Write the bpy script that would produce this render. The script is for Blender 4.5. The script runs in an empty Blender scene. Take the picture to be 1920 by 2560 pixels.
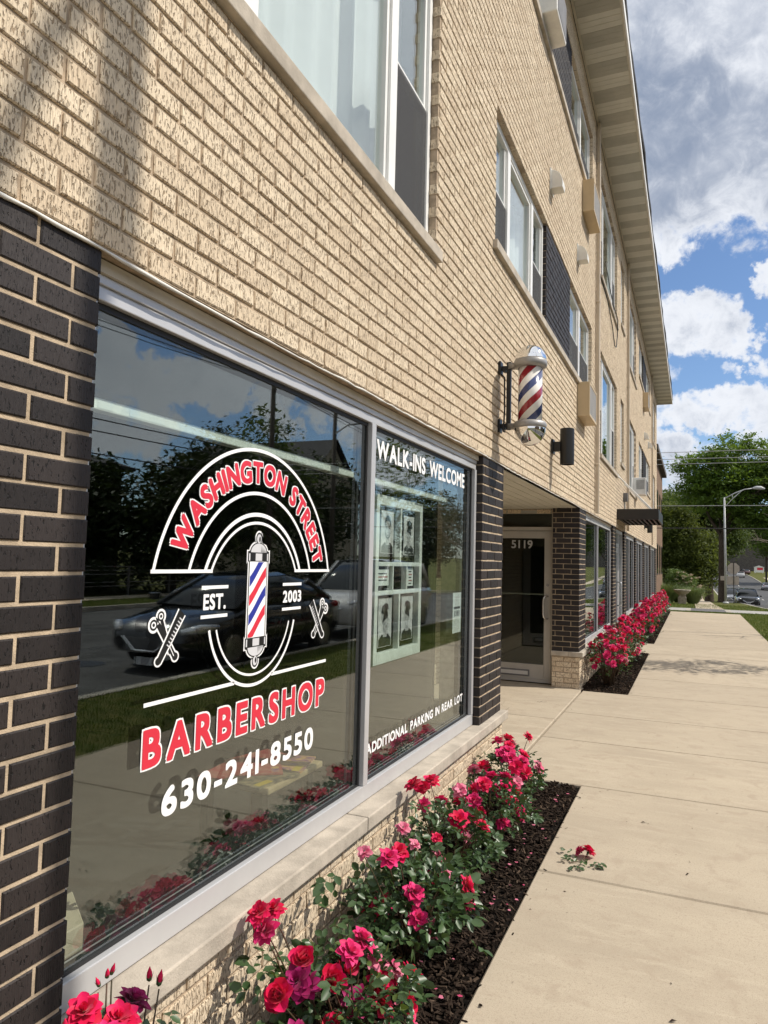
import bpy, math, random
import numpy as np
from mathutils import Vector, Matrix
rad = math.radians
scene = bpy.context.scene
COL = scene.collection
# ------------------------------------------------------------------ camera
cam_d = bpy.data.cameras.new("Camera")
cam_d.sensor_fit = 'VERTICAL'; cam_d.sensor_height = 36.0; cam_d.lens = 25.3125
cam_d.clip_start = 0.05; cam_d.clip_end = 3000
cam = bpy.data.objects.new("Camera", cam_d); COL.objects.link(cam)
CR = ((0.91913301, -0.00349975, -0.39393179), (0.39314829, 0.07180558, 0.916667), (0.0250784, -0.99741251, 0.0673748))
cam.matrix_world = Matrix(((CR[0][0], -CR[0][1], -CR[0][2], 1.35), (CR[1][0], -CR[1][1], -CR[1][2], 0.0),
                           (CR[2][0], -CR[2][1], -CR[2][2], 1.594), (0, 0, 0, 1)))
scene.camera = cam
# ------------------------------------------------------------------ sun, sky, exposure
SUN_TO = Vector((1.0, 0.35, 1.2)).normalized()
sun_d = bpy.data.lights.new("Sun", 'SUN'); sun_d.energy = 4.6; sun_d.angle = rad(0.53); sun_d.color = (1.0, 0.93, 0.82)
sun = bpy.data.objects.new("Sun", sun_d); COL.objects.link(sun)
sun.rotation_euler = (-SUN_TO).to_track_quat('-Z', 'Y').to_euler(); sun.location = (20, 8, 30)
scene.view_settings.view_transform = 'Standard'; scene.view_settings.look = 'None'
scene.view_settings.exposure = 0.04; scene.view_settings.gamma = 1.0
try: scene.view_settings.use_curve_mapping = False
except Exception: pass
scene.render.engine = 'CYCLES'
scene.cycles.max_bounces = 8; scene.cycles.transparent_max_bounces = 20; scene.cycles.glossy_bounces = 4
scene.cycles.caustics_reflective = False; scene.cycles.caustics_refractive = False
scene.cycles.use_denoising = True

class NT:
    """small helper to wire shader nodes"""
    def __init__(s, tree): s.t = tree; s.n = tree.nodes; s.l = tree.links
    def new(s, typ, **kw):
        nd = s.n.new(typ)
        for k, v in kw.items():
            if k[0] == '_': setattr(nd, k[1:], v)
        return nd
    def link(s, a, b): s.l.new(a, b)
    def put(s, sock, v):
        if hasattr(v, 'is_linked') or isinstance(v, bpy.types.NodeSocket): s.l.new(v, sock)
        else: sock.default_value = v
    def math(s, op, a, b=0.0, c=0.0, clamp=False):
        nd = s.n.new('ShaderNodeMath'); nd.operation = op; nd.use_clamp = clamp
        for i, v in enumerate((a, b, c)):
            if i < len(nd.inputs): s.put(nd.inputs[i], v)
        return nd.outputs[0]
    def vmath(s, op, a, b=(0, 0, 0)):
        nd = s.n.new('ShaderNodeVectorMath'); nd.operation = op
        s.put(nd.inputs[0], a); s.put(nd.inputs[1], b)
        return nd
    def noise(s, vec, scale, detail=3.0, rough=0.55, dist=0.0):
        nd = s.n.new('ShaderNodeTexNoise'); s.put(nd.inputs['Vector'], vec)
        nd.inputs['Scale'].default_value = scale; nd.inputs['Detail'].default_value = detail
        nd.inputs['Roughness'].default_value = rough; nd.inputs['Distortion'].default_value = dist
        return nd.outputs[0]
    def smooth(s, v, lo, hi, a=0.0, b=1.0):
        nd = s.n.new('ShaderNodeMapRange'); nd.interpolation_type = 'SMOOTHSTEP'; nd.clamp = True
        s.put(nd.inputs['Value'], v)
        for nm, x in (('From Min', lo), ('From Max', hi), ('To Min', a), ('To Max', b)): nd.inputs[nm].default_value = x
        return nd.outputs[0]
    def mix(s, f, a, b, blend='MIX'):
        nd = s.n.new('ShaderNodeMixRGB'); nd.blend_type = blend
        for sk, v in zip(nd.inputs, (f, a, b)):
            if not isinstance(v, bpy.types.NodeSocket) and sk.name != 'Fac' and len(v) == 3: v = tuple(v) + (1.0,)
            s.put(sk, v)
        return nd.outputs[0]

def px_dir(px, py):
    c = np.array([px - 960.0, py - 1280.0, 1800.0]); d = np.array(CR) @ c
    return tuple(d / np.linalg.norm(d))

world = bpy.data.worlds.new("World"); scene.world = world; world.use_nodes = True
wt = NT(world.node_tree); wt.n.clear()
sky = wt.new('ShaderNodeTexSky'); sky.sky_type = 'NISHITA'; sky.sun_disc = False
sky.sun_elevation = math.asin(SUN_TO.z); sky.sun_rotation = math.atan2(SUN_TO.x, SUN_TO.y)
sky.altitude = 200; sky.air_density = 1.0; sky.dust_density = 0.6; sky.ozone_density = 1.6
bg_sky = wt.new('ShaderNodeBackground'); bg_sky.inputs['Strength'].default_value = 0.115
wt.link(wt.mix(1.0, sky.outputs[0], (0.88, 1.0, 1.15), 'MULTIPLY'), bg_sky.inputs['Color'])
tcw = wt.new('ShaderNodeTexCoord')
wdir = wt.vmath('NORMALIZE', tcw.outputs['Generated']).outputs[0]
n_big = wt.noise(wdir, 9.0, 7.0, 0.58, 0.3)
n_fine = wt.noise(wdir, 60.0, 6.0, 0.6, 0.2); n_mid = wt.noise(wdir, 26.0, 9.0, 0.62, 0.5)
n_gen = wt.noise(wt.vmath('ADD', wt.vmath('MULTIPLY', wdir, (1.0, 1.0, 1.7)).outputs[0], (3.3, 1.7, .4)).outputs[0], 3.0, 8.0, 0.55, 0.2)
n_shade = wt.noise(wdir, 6.0, 5.0, 0.55)
warp = wt.new('ShaderNodeTexNoise'); wt.link(wdir, warp.inputs['Vector']); warp.inputs['Scale'].default_value = 16.0; warp.inputs['Detail'].default_value = 6.0; warp.inputs['Roughness'].default_value = .6
warpv = wt.vmath('MULTIPLY', wt.vmath('SUBTRACT', warp.outputs['Color'], (.5, .5, .5)).outputs[0], (.13, .13, .10)).outputs[0]
wdw = wt.vmath('NORMALIZE', wt.vmath('ADD', wdir, warpv).outputs[0]).outputs[0]
def blobsum(bl, fx=1):
    tot = None
    for px, py, r, w in bl:
        dt = wt.vmath('DOT_PRODUCT', wdw, tuple(q * s_ for q, s_ in zip(px_dir(px, py), (fx, 1, 1)))).outputs['Value']
        v = wt.smooth(dt, math.cos(rad(r * 1.35)), math.cos(rad(r * 0.35)), 0.0, w)
        tot = v if tot is None else wt.math('MAXIMUM', tot, v)
    return tot
CLOUDS = [(1700, 40, 9, 1.35), (1960, 120, 10, 1.35), (1670, 330, 6.2, 1.35), (1870, 330, 5, 1.3), (1960, 380, 5, 1.3), (1760, 460, 3.2, 1.15), (1850, 455, 2.6, 1.1), (1650, 560, 2.6, 1), (1700, 545, 2.2, 1), (1640, 630, 1.2, .9),
          (2150, 300, 8, 1), (1665, 825, 1.7, 1), (1710, 812, 1.8, 1), (1755, 825, 1.9, 1), (1800, 832, 1.8, 1), (1848, 848, 1.5, 1), (1905, 690, 1.1, 1), (1888, 722, .8, .9), (1945, 690, 1.6, 1),
          (1825, 938, .8, .72), (1910, 925, 1.0, .75), (1668, 925, .9, .6), (1672, 1030, 1.2, .9), (1720, 1025, 1.2, .9), (1772, 1032, 1.2, .9), (1820, 1022, 1.1, .85),
          (1868, 1025, 1.4, .9), (1915, 1022, 1.5, .95), (1658, 1112, 1.5, .95), (1700, 1128, 1.6, .95), (1652, 1190, 1.9, .8), (1705, 1195, 1.6, .8), (1900, 1098, 1.6, .9), (1965, 1100, 2.4, .9), (1800, 1150, 1.6, .7)]
GREYS = [(1690, 320, 5, 1), (1650, 230, 4, .5), (1780, 400, 3.6, 1), (1890, 420, 3.6, .9), (1660, 490, 2.8, .9), (1740, 500, 2.2, .8), (1980, 400, 4.5, 1), (1760, 60, 4, .5), (1690, 860, 1.0, .45), (1790, 870, 1.0, .4), (1680, 1165, 2.4, .65), (1720, 1050, 1, .4)]
cl_front = wt.math('ADD', blobsum(CLOUDS), wt.math('ADD', wt.math('MULTIPLY', wt.math('SUBTRACT', n_mid, 0.5), 1.7), wt.math('MULTIPLY', wt.math('SUBTRACT', n_fine, 0.5), 0.9)))
m_front = wt.smooth(cl_front, 0.26, 0.92)
m_gen = wt.smooth(wt.math('ADD', n_gen, wt.math('MULTIPLY', wt.math('SUBTRACT', n_fine, .5), .12)), 0.24, 0.44)
frontw = wt.smooth(wt.vmath('DOT_PRODUCT', wdir, tuple(Vector((0.12, 1.0, 0.30)).normalized())).outputs['Value'], 0.80, 0.90)
mask = wt.math('ADD', wt.math('MULTIPLY', m_front, frontw), wt.math('MULTIPLY', m_gen, wt.math('SUBTRACT', 1.0, frontw)))
STREET_CLOUDS = [(265, 845, 1.7, 1), (325, 862, 1.5, 1), (300, 930, 2.0, 1), (400, 968, 2.3, 1), (480, 945, 1.9, 1), (565, 955, 2.3, 1), (640, 905, 2.0, .95), (700, 1010, 2.6, 1), (240, 1040, 2.6, .9), (370, 1070, 2.6, .9), (880, 1040, 2.6, .9), (980, 1140, 3, .9),
                 (760, 120, 9.5, 1.3), (960, 330, 6, 1.2), (640, 420, 4, .8), (1260, 540, 4.5, 1.1), (1420, 820, 4, 1), (1530, 960, 4, 1)]
cl_st = wt.math('ADD', blobsum(STREET_CLOUDS, -1), wt.math('ADD', wt.math('MULTIPLY', wt.math('SUBTRACT', n_mid, 0.5), 1.7), wt.math('MULTIPLY', wt.math('SUBTRACT', n_fine, 0.5), 0.9)))
cdir = px_dir(800, 650); stw = wt.smooth(wt.vmath('DOT_PRODUCT', wdir, (-cdir[0], cdir[1], cdir[2])).outputs['Value'], math.cos(rad(38)), math.cos(rad(31)))
sepw = wt.new('ShaderNodeSeparateXYZ'); wt.link(wdir, sepw.inputs[0]); stw = wt.math('MULTIPLY', stw, wt.smooth(sepw.outputs[0], .11, .20))
mask = wt.math('ADD', wt.math('MULTIPLY', mask, wt.math('SUBTRACT', 1.0, stw)), wt.math('MULTIPLY', wt.smooth(cl_st, .28, .80), stw))
grey = wt.math('ADD', wt.math('MULTIPLY', blobsum(GREYS), 0.75), wt.math('MULTIPLY', wt.math('SUBTRACT', n_shade, 0.42), 1.5), clamp=True)
thick = wt.smooth(cl_front, 0.75, 1.5, 0.0, 0.38)
grey2 = wt.smooth(wt.math('ADD', wt.math('ADD', grey, wt.math('MULTIPLY', thick, frontw)), wt.math('ADD', wt.math('MULTIPLY', wt.math('SUBTRACT', n_big, .5), 1.5), wt.math('MULTIPLY', wt.math('SUBTRACT', n_mid, .5), 1.0))), 0.0, 1.70)
ccol = wt.mix(grey2, (0.86, 0.89, 0.95), (0.27, 0.33, 0.45))
bg_cl = wt.new('ShaderNodeBackground'); wt.link(ccol, bg_cl.inputs['Color']); bg_cl.inputs['Strength'].default_value = 1.0
mixw = wt.new('ShaderNodeMixShader'); wt.link(mask, mixw.inputs[0]); wt.link(bg_sky.outputs[0], mixw.inputs[1]); wt.link(bg_cl.outputs[0], mixw.inputs[2])
wo = wt.new('ShaderNodeOutputWorld'); wt.link(mixw.outputs[0], wo.inputs['Surface'])

# ------------------------------------------------------------------ materials
MATS = {}
def start(name):
    m = bpy.data.materials.new(name); m.use_nodes = True
    t = NT(m.node_tree); t.n.clear()
    out = t.new('ShaderNodeOutputMaterial'); b = t.new('ShaderNodeBsdfPrincipled')
    t.link(b.outputs[0], out.inputs[0]); tc = t.new('ShaderNodeTexCoord')
    MATS[name] = m
    return m, t, b, tc.outputs['Object'], out
def setp(b, rough=0.6, metal=0.0, spec=0.5, coat=0.0):
    b.inputs['Roughness'].default_value = rough; b.inputs['Metallic'].default_value = metal
    b.inputs['Specular IOR Level'].default_value = spec; b.inputs['Coat Weight'].default_value = coat
def scalev(t, v, s): return t.vmath('MULTIPLY', v, s).outputs[0]
def bump(t, b, h, strength, dist):
    bn = t.new('ShaderNodeBump'); bn.inputs['Strength'].default_value = strength; bn.inputs['Distance'].default_value = dist
    t.link(h, bn.inputs['Height']); t.link(bn.outputs[0], b.inputs['Normal'])
def pm(name, base, rough=0.6, metal=0.0, var=0.12, scale=6.0, bmp=0.0, bscale=60.0, bdist=0.003, spec=0.5, coat=0.0, stretch=(1, 1, 1), col2=None):
    m, t, b, oc, out = start(name); setp(b, rough, metal, spec, coat)
    n = t.noise(scalev(t, oc, stretch), scale, 5.0, 0.6)
    c2 = col2 or tuple(max(0, c * (1 - 2.2 * var)) for c in base); c1 = tuple(min(1, c * (1 + var)) for c in base) if not col2 else base
    t.link(t.mix(t.smooth(n, 0.3, 0.7), c1, c2), b.inputs['Base Color'])
    if bmp: bump(t, b, t.noise(scalev(t, oc, stretch), bscale, 4.0, 0.6), bmp, bdist)
    return m
def brickmat(name, c_lo, c_hi, pit_dark, sx, sz, thr, bstr, bdist, rough, streak=0.0, spec=.4):
    m, t, b, oc, out = start(name); setp(b, rough, 0, spec)
    at = t.new('ShaderNodeAttribute'); at.attribute_name = 'rnd'
    r = at.outputs['Fac']
    v = scalev(t, oc, (sx, sx, sz))
    vv = t.vmath('ADD', v, t.vmath('MULTIPLY', (31.0, 17.0, 53.0), (1, 1, 1)).outputs[0]).outputs[0]
    n1 = t.noise(v, 1.0, 2.0, 0.6, 0.6)
    n2 = t.noise(scalev(t, oc, (sx * .45, sx * .45, sz * .5)), 1.0, 3.0, 0.6)
    n3 = t.noise(scalev(t, oc, (sx * 2.3, sx * 2.3, sz * .35)), 1.0, 2.0, 0.6)
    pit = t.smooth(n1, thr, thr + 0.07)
    col = t.mix(t.math('ADD', t.math('MULTIPLY', r, .75), t.math('MULTIPLY', t.math('SUBTRACT', n2, .4), .5), clamp=True), c_lo, c_hi)
    col = t.mix(pit, col, tuple(c * pit_dark * q for c, q in zip(c_lo, (1.0, .93, .86))))  # pits coloured darker, for the shade inside the gouges as well as dirt
    st = t.smooth(t.noise(scalev(t, oc, (1.6, 1.6, .30)), 1.0, 6.0, .65), .50, .78)
    col = t.mix(t.math('MULTIPLY', st, .16), col, tuple(c * .52 for c in c_lo))
    t.link(col, b.inputs['Base Color'])
    h = t.math('ADD', t.math('MULTIPLY', pit, -1.0), t.math('ADD', t.math('MULTIPLY', n2, .5), t.math('MULTIPLY', n3, streak)))
    bump(t, b, h, bstr, bdist)
    return m
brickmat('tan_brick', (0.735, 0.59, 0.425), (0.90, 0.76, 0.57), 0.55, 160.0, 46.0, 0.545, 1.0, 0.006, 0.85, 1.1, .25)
brickmat('dark_brick', (0.014, 0.0110, 0.0108), (0.038, 0.0295, 0.0275), 0.25, 170.0, 60.0, 0.60, 0.8, 0.003, 0.58, 0.8, .35)
pm('tan_mortar', (0.46, 0.36, 0.26), 0.95, var=.15, scale=18, bmp=.6, bscale=250, bdist=.003, spec=.1)
pm('buff_mortar', (0.50, 0.395, 0.28), 0.95, var=.12, scale=18, bmp=.7, bscale=260, bdist=.003, spec=.1)
pm('limestone', (0.47, 0.415, 0.345), 0.9, var=.11, scale=7, bmp=.55, bscale=120, bdist=.004, spec=.2)
pm('aluminium', (0.56, 0.56, 0.57), 0.42, .35, var=.03, scale=3)
pm('aluminium_dull', (0.42, 0.40, 0.37), 0.5, .2, var=.05, scale=3)
pm('gasket', (0.012, 0.012, 0.013), 0.6)
pm('white_vinyl', (0.80, 0.80, 0.78), 0.4, var=.02)
pm('white_paint', (0.78, 0.77, 0.74), 0.5, var=.05)
pm('caulk', (0.74, 0.72, 0.68), 0.7, var=.05)
pm('soffit_vinyl', (0.64, 0.615, 0.54), 0.5, var=.04, scale=2)
pm('soffit_vented', (0.46, 0.44, 0.38), 0.6, var=.06, scale=2, bmp=.4, bscale=300)
pm('beige_trim', (0.58, 0.53, 0.44), 0.55, var=.05)
pm('shingle', (0.035, 0.035, 0.04), 0.9, var=.3, scale=8)
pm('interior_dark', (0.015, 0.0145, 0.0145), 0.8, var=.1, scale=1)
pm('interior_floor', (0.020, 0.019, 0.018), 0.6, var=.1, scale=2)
pm('curtain', (0.80, 0.81, 0.79), 0.9, var=.04, scale=3)
pm('tan_metal', (0.56, 0.43, 0.26), 0.5, var=.05, scale=2)
pm('downspout_paint', (0.52, 0.44, 0.34), 0.5, var=.05)
pm('black_metal', (0.012, 0.012, 0.012), 0.4, .2, var=.05)
pm('bronze_metal', (0.020, 0.016, 0.013), 0.4, .2, var=.05)
pm('chrome', (0.86, 0.86, 0.86), 0.05, 1.0, var=.02)
pm('cast_aluminium', (0.34, 0.33, 0.32), 0.45, .4, var=.06, scale=12)
pm('steel_brush', (0.70, 0.70, 0.70), 0.25, .9, var=.03)
pm('galvanised', (0.46, 0.47, 0.47), 0.5, .1, var=.08, scale=5)
pm('plastic_white', (0.74, 0.73, 0.69), 0.45, var=.04)
pm('grille_grey', (0.16, 0.16, 0.165), 0.6, var=.1)
pm('vinyl_white', (0.88, 0.88, 0.88), 0.45, var=.01)
pm('vinyl_red', (0.66, 0.028, 0.055), 0.45, var=.02)
pm('vinyl_blue', (0.022, 0.035, 0.30), 0.45, var=.02)
pm('vinyl_black', (0.010, 0.010, 0.010), 0.45, var=.02)
pm('vinyl_grey', (0.62, 0.62, 0.64), 0.45, var=.02)
pm('number_silver', (0.42, 0.42, 0.42), 0.4, var=.02)
pm('paper', (0.74, 0.79, 0.77), 0.7, var=.03)
pm('photo_grey', (0.66, 0.66, 0.66), 0.5, var=.12, scale=40)
pm('photo_dark', (0.015, 0.015, 0.015), 0.5, var=.2, scale=60)
pm('photo_skin', (0.46, 0.46, 0.46), 0.5, var=.2, scale=45)
pm('sash_white', (0.80, 0.84, 0.80), 0.5, var=.06, scale=20)
pm('table_wood', (0.40, 0.30, 0.17), 0.5, var=.08, scale=4)
pm('mag_red', (0.34, 0.015, 0.025), 0.35, var=.35, scale=26, col2=(.36, .14, .10))
pm('mag_purple', (0.16, 0.04, 0.18), 0.35, var=.3, scale=30, col2=(.6, .35, .1))
pm('mag_dark', (0.03, 0.03, 0.03), 0.35, var=.3, scale=30, col2=(.28, .22, .12))
pm('mag_yellow', (0.50, 0.36, 0.03), 0.4, var=.05)
pm('cream_card', (0.42, 0.36, 0.26), 0.7, var=.08, scale=9)
pm('asphalt', (0.085, 0.085, 0.086), 0.9, var=.15, scale=1.2, bmp=.4, bscale=90, spec=.2)
pm('kerb_concrete', (0.40, 0.37, 0.32), 0.9, var=.12, scale=3, bmp=.3, bscale=60)
pm('drive_concrete', (0.36, 0.35, 0.33), 0.9, var=.08, scale=1.5)
pm('paver_grey', (0.13, 0.125, 0.13), 0.9, var=.15, scale=9)
pm('road_paint', (0.6, 0.6, 0.56), 0.8, var=.15, scale=8)
pm('soil', (0.012, 0.009, 0.007), 1.0, var=.3, scale=30, bmp=1.0, bscale=120, bdist=.01, spec=.1)
pm('mulch', (0.033, 0.022, 0.0155), 0.95, var=.3, scale=25, bmp=.6, bscale=200, spec=.15)
pm('mulch_light', (0.095, 0.066, 0.046), 0.95, var=.3, scale=25, spec=.15)
pm('lawn_soil', (0.055, 0.075, 0.018), 1.0, var=.3, scale=4, col2=(.12, .11, .035), spec=.1)
pm('bark', (0.075, 0.058, 0.043), 0.95, var=.25, scale=8, bmp=.9, bscale=22, bdist=.03, stretch=(3, 3, .6), spec=.15)
pm('twig', (0.26, 0.23, 0.19), 0.9, var=.2, scale=20)
pm('rose_stem', (0.06, 0.055, 0.022), 0.6, var=.3, scale=30, col2=(.09, .03, .02))
pm('concrete_urn', (0.33, 0.30, 0.25), 0.9, var=.15, scale=8, bmp=.3)
pm('sign_back', (0.47, 0.41, 0.35), 0.5, .2, var=.06)
pm('utility_wood', (0.07, 0.058, 0.045), 0.95, var=.25, scale=8, bmp=.5, bscale=40, stretch=(3, 3, .3))
pm('wire_black', (0.012, 0.012, 0.012), 0.5, var=.05)
pm('wire_grey', (0.32, 0.33, 0.34), 0.4, .3, var=.05)
pm('brown_brick', (0.20, 0.125, 0.08), 0.9, var=.15, scale=5)
pm('stucco', (0.30, 0.26, 0.20), 0.9, var=.08, scale=3)
pm('half_timber', (0.05, 0.035, 0.028), 0.8, var=.1)
pm('dark_siding', (0.10, 0.09, 0.08), 0.9, var=.15, scale=3)
pm('dark_glass', (0.015, 0.018, 0.02), 0.06, 0, var=.05, spec=.8)
pm('car_black', (0.010, 0.011, 0.012), 0.25, .3, var=.02, coat=1.0)
pm('car_dark', (0.020, 0.022, 0.025), 0.25, .5, var=.02, coat=1.0)
pm('car_silver', (0.30, 0.31, 0.33), 0.3, .6, var=.02, coat=1.0)
pm('car_white', (0.62, 0.62, 0.62), 0.35, .1, var=.02, coat=1.0)
pm('car_maroon', (0.06, 0.015, 0.018), 0.3, .3, var=.02, coat=1.0)
pm('tyre', (0.016, 0.016, 0.016), 0.85, var=.1)
pm('rim_alloy', (0.42, 0.42, 0.43), 0.3, .8, var=.05)
pm('lamp_clear', (0.85, 0.86, 0.88), 0.1, .6, var=.02)
pm('lamp_red', (0.35, 0.01, 0.01), 0.2, var=.02)
pm('plate_white', (0.6, 0.62, 0.65), 0.5, var=.05)
def leafmat(name, c1, c2, rough=.5, trans=.25, spec=.4, sc=1.3):
    m, t, b, oc, out = start(name); setp(b, rough, 0, spec)
    at = t.new('ShaderNodeAttribute'); at.attribute_name = 'rnd'
    n = t.noise(oc, sc, 3.0)
    f = t.math('ADD', t.math('MULTIPLY', at.outputs['Fac'], .6), t.math('MULTIPLY', t.math('SUBTRACT', n, .3), .9), clamp=True)
    col = t.mix(f, c1, c2); t.link(col, b.inputs['Base Color'])
    tr = t.new('ShaderNodeBsdfTranslucent'); t.link(t.mix(.5, col, (c2[0] * 1.8, c2[1] * 1.7, c2[2] * .8)), tr.inputs['Color'])
    mx = t.new('ShaderNodeMixShader'); mx.inputs[0].default_value = trans
    t.link(b.outputs[0], mx.inputs[1]); t.link(tr.outputs[0], mx.inputs[2]); t.link(mx.outputs[0], out.inputs[0])
    return m
leafmat('rose_leaf', (0.026, 0.058, 0.020), (0.072, 0.125, 0.044), .38, .15, .5, 9)
leafmat('rose_leaf_young', (0.06, 0.10, 0.02), (0.11, 0.15, 0.035), .45, .25, .4, 9)
leafmat('locust_leaf', (0.044, 0.098, 0.013), (0.128, 0.200, 0.030), .55, .38, .3, .5)
leafmat('maple_leaf', (0.052, 0.080, 0.018), (0.145, 0.182, 0.046), .6, .38, .3, .5)
leafmat('dark_leaf', (0.036, 0.064, 0.016), (0.095, 0.135, 0.032), .6, .32, .3, .5)
leafmat('shade_leaf', (0.014, 0.026, 0.008), (0.040, 0.060, 0.016), .6, .15, .2, .5)
leafmat('shrub_leaf', (0.055, 0.105, 0.024), (0.14, 0.20, 0.055), .5, .3, .3, .8)
leafmat('shrub_blossom', (0.34, 0.30, 0.24), (0.52, 0.42, 0.34), .8, .2, .2, .8)
leafmat('grass_blade', (0.055, 0.105, 0.016), (0.13, 0.17, 0.035), .6, .25, .3, .7)
leafmat('ornamental_blade', (0.07, 0.11, 0.035), (0.16, 0.21, 0.09), .6, .25, .3, .7)
def petalmat(name, c1, c2):
    m, t, b, oc, out = start(name); setp(b, .55, 0, .3)
    at = t.new('ShaderNodeAttribute'); at.attribute_name = 'rnd'
    n = t.noise(oc, 35.0, 2.0)
    f = t.math('ADD', t.math('MULTIPLY', at.outputs['Fac'], .8), t.math('MULTIPLY', t.math('SUBTRACT', n, .45), .7), clamp=True)
    col = t.mix(f, c1, c2); t.link(col, b.inputs['Base Color'])
    b.inputs['Sheen Weight'].default_value = .15
    tr = t.new('ShaderNodeBsdfTranslucent'); t.link(col, tr.inputs['Color'])
    mx = t.new('ShaderNodeMixShader'); mx.inputs[0].default_value = .22
    t.link(b.outputs[0], mx.inputs[1]); t.link(tr.outputs[0], mx.inputs[2]); t.link(mx.outputs[0], out.inputs[0])
petalmat('petal_red', (0.60, 0.001, 0.036), (0.88, 0.010, 0.145))
petalmat('petal_magenta', (0.60, 0.004, 0.10), (0.86, 0.045, 0.25))
petalmat('petal_pink', (0.62, 0.05, 0.16), (0.80, 0.32, 0.42))
petalmat('petal_plum', (0.27, 0.002, 0.07), (0.48, 0.010, 0.17))
def glassmat(name, tint, ior, rough=0.0, extra=0.0):
    m = bpy.data.materials.new(name); m.use_nodes = True; t = NT(m.node_tree); t.n.clear(); MATS[name] = m
    out = t.new('ShaderNodeOutputMaterial'); tr = t.new('ShaderNodeBsdfTransparent'); tr.inputs[0].default_value = (*tint, 1)
    gl = t.new('ShaderNodeBsdfGlossy'); gl.inputs['Roughness'].default_value = rough; gl.inputs[0].default_value = (.95, 1.0, 1.0, 1)
    fr = t.new('ShaderNodeFresnel'); fr.inputs['IOR'].default_value = ior
    geo = t.new('ShaderNodeNewGeometry')
    t.link(t.mix(geo.outputs['Backfacing'], (ior, ior, ior), (1 / ior, 1 / ior, 1 / ior)), fr.inputs['IOR'])
    mx = t.new('ShaderNodeMixShader'); t.link(t.math('ADD', fr.outputs[0], extra, clamp=True), mx.inputs[0])
    t.link(tr.outputs[0], mx.inputs[1]); t.link(gl.outputs[0], mx.inputs[2]); t.link(mx.outputs[0], out.inputs[0])
    return m
glassmat('shop_glass', (.92, .955, .935), 1.92)
glassmat('door_glass', (.62, .66, .64), 1.5)
glassmat('clear_glass', (.93, .96, .955), 1.75, 0.0, .05)
m, t, b, oc, out = start('screen_mesh'); setp(b, .8, 0, .1); b.inputs['Base Color'].default_value = (.085, .085, .088, 1)
tr = t.new('ShaderNodeBsdfTransparent'); mx = t.new('ShaderNodeMixShader'); mx.inputs[0].default_value = .66
t.link(tr.outputs[0], mx.inputs[1]); t.link(b.outputs[0], mx.inputs[2]); t.link(mx.outputs[0], out.inputs[0])
# concrete paving with broad stains
m, t, b, oc, out = start('paving'); setp(b, .88, 0, .25); at = t.new('ShaderNodeAttribute'); at.attribute_name = 'rnd'
n1 = t.noise(scalev(t, oc, (.8, 1.6, 1)), 1.1, 6, .6, .4); n2 = t.noise(oc, 75, 4, .75); n3 = t.noise(scalev(t, oc, (1.0, 5.0, 1)), 2.2, 5, .6, .8)
c = t.mix(t.smooth(n1, .3, .72), (.485, .415, .315), (.39, .33, .25)); c = t.mix(t.smooth(n3, .45, .75), c, (.50, .43, .33))
n4 = t.noise(oc, 230, 2, .6); n5 = t.noise(oc, 6.5, 7, .65, .5); c = t.mix(t.math('MULTIPLY', t.smooth(n5, .50, .68), .7), c, (.37, .30, .225)); c = t.mix(t.math('MULTIPLY', at.outputs['Fac'], .42), c, (.36, .305, .235)); vo = t.new('ShaderNodeTexVoronoi'); vo.feature = 'DISTANCE_TO_EDGE'; vo.inputs['Scale'].default_value = .33; wv = t.new('ShaderNodeTexNoise'); t.link(oc, wv.inputs['Vector']); wv.inputs['Scale'].default_value = 2.2; wv.inputs['Detail'].default_value = 6; t.link(t.vmath('ADD', oc, scalev(t, wv.outputs['Color'], (.9, .9, 0))).outputs[0], vo.inputs['Vector']); crk = t.math('MULTIPLY', t.math('LESS_THAN', vo.outputs['Distance'], .0011), t.smooth(t.noise(oc, .45, 2), .50, .56)); c = t.mix(t.math('MULTIPLY', crk, .7), c, (.12, .10, .075)); c = t.mix(t.smooth(n2, .53, .70), c, (.32, .265, .20)); c = t.mix(t.math('MULTIPLY', t.smooth(n4, .50, .66), .7), c, (.30, .25, .19)); t.link(c, b.inputs['Base Color'])
bump(t, b, t.noise(oc, 170, 3, .7), .35, .002)
# barber stripes: helix around the pole axis, object space
m, t, b, oc, out = start('barber_stripe'); setp(b, .25, 0, .5, .8)
sp = t.new('ShaderNodeSeparateXYZ'); t.link(oc, sp.inputs[0])
ang = t.math('DIVIDE', t.math('ARCTAN2', sp.outputs[0], t.math('MULTIPLY', sp.outputs[1], -1.0)), 2 * math.pi)
ph = t.math('FRACT', t.math('ADD', t.math('DIVIDE', t.math('SUBTRACT', sp.outputs[2], t.math('MULTIPLY', ang, .53)), .265), 10.0 + .02))
w1 = t.math('LESS_THAN', ph, .25); w2 = t.math('MULTIPLY', t.math('GREATER_THAN', ph, .5), t.math('LESS_THAN', ph, .75))
c = t.mix(w2, t.mix(w1, (.80, .78, .74), (.30, .012, .022)), (.018, .035, .145)); t.link(c, b.inputs['Base Color'])

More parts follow.
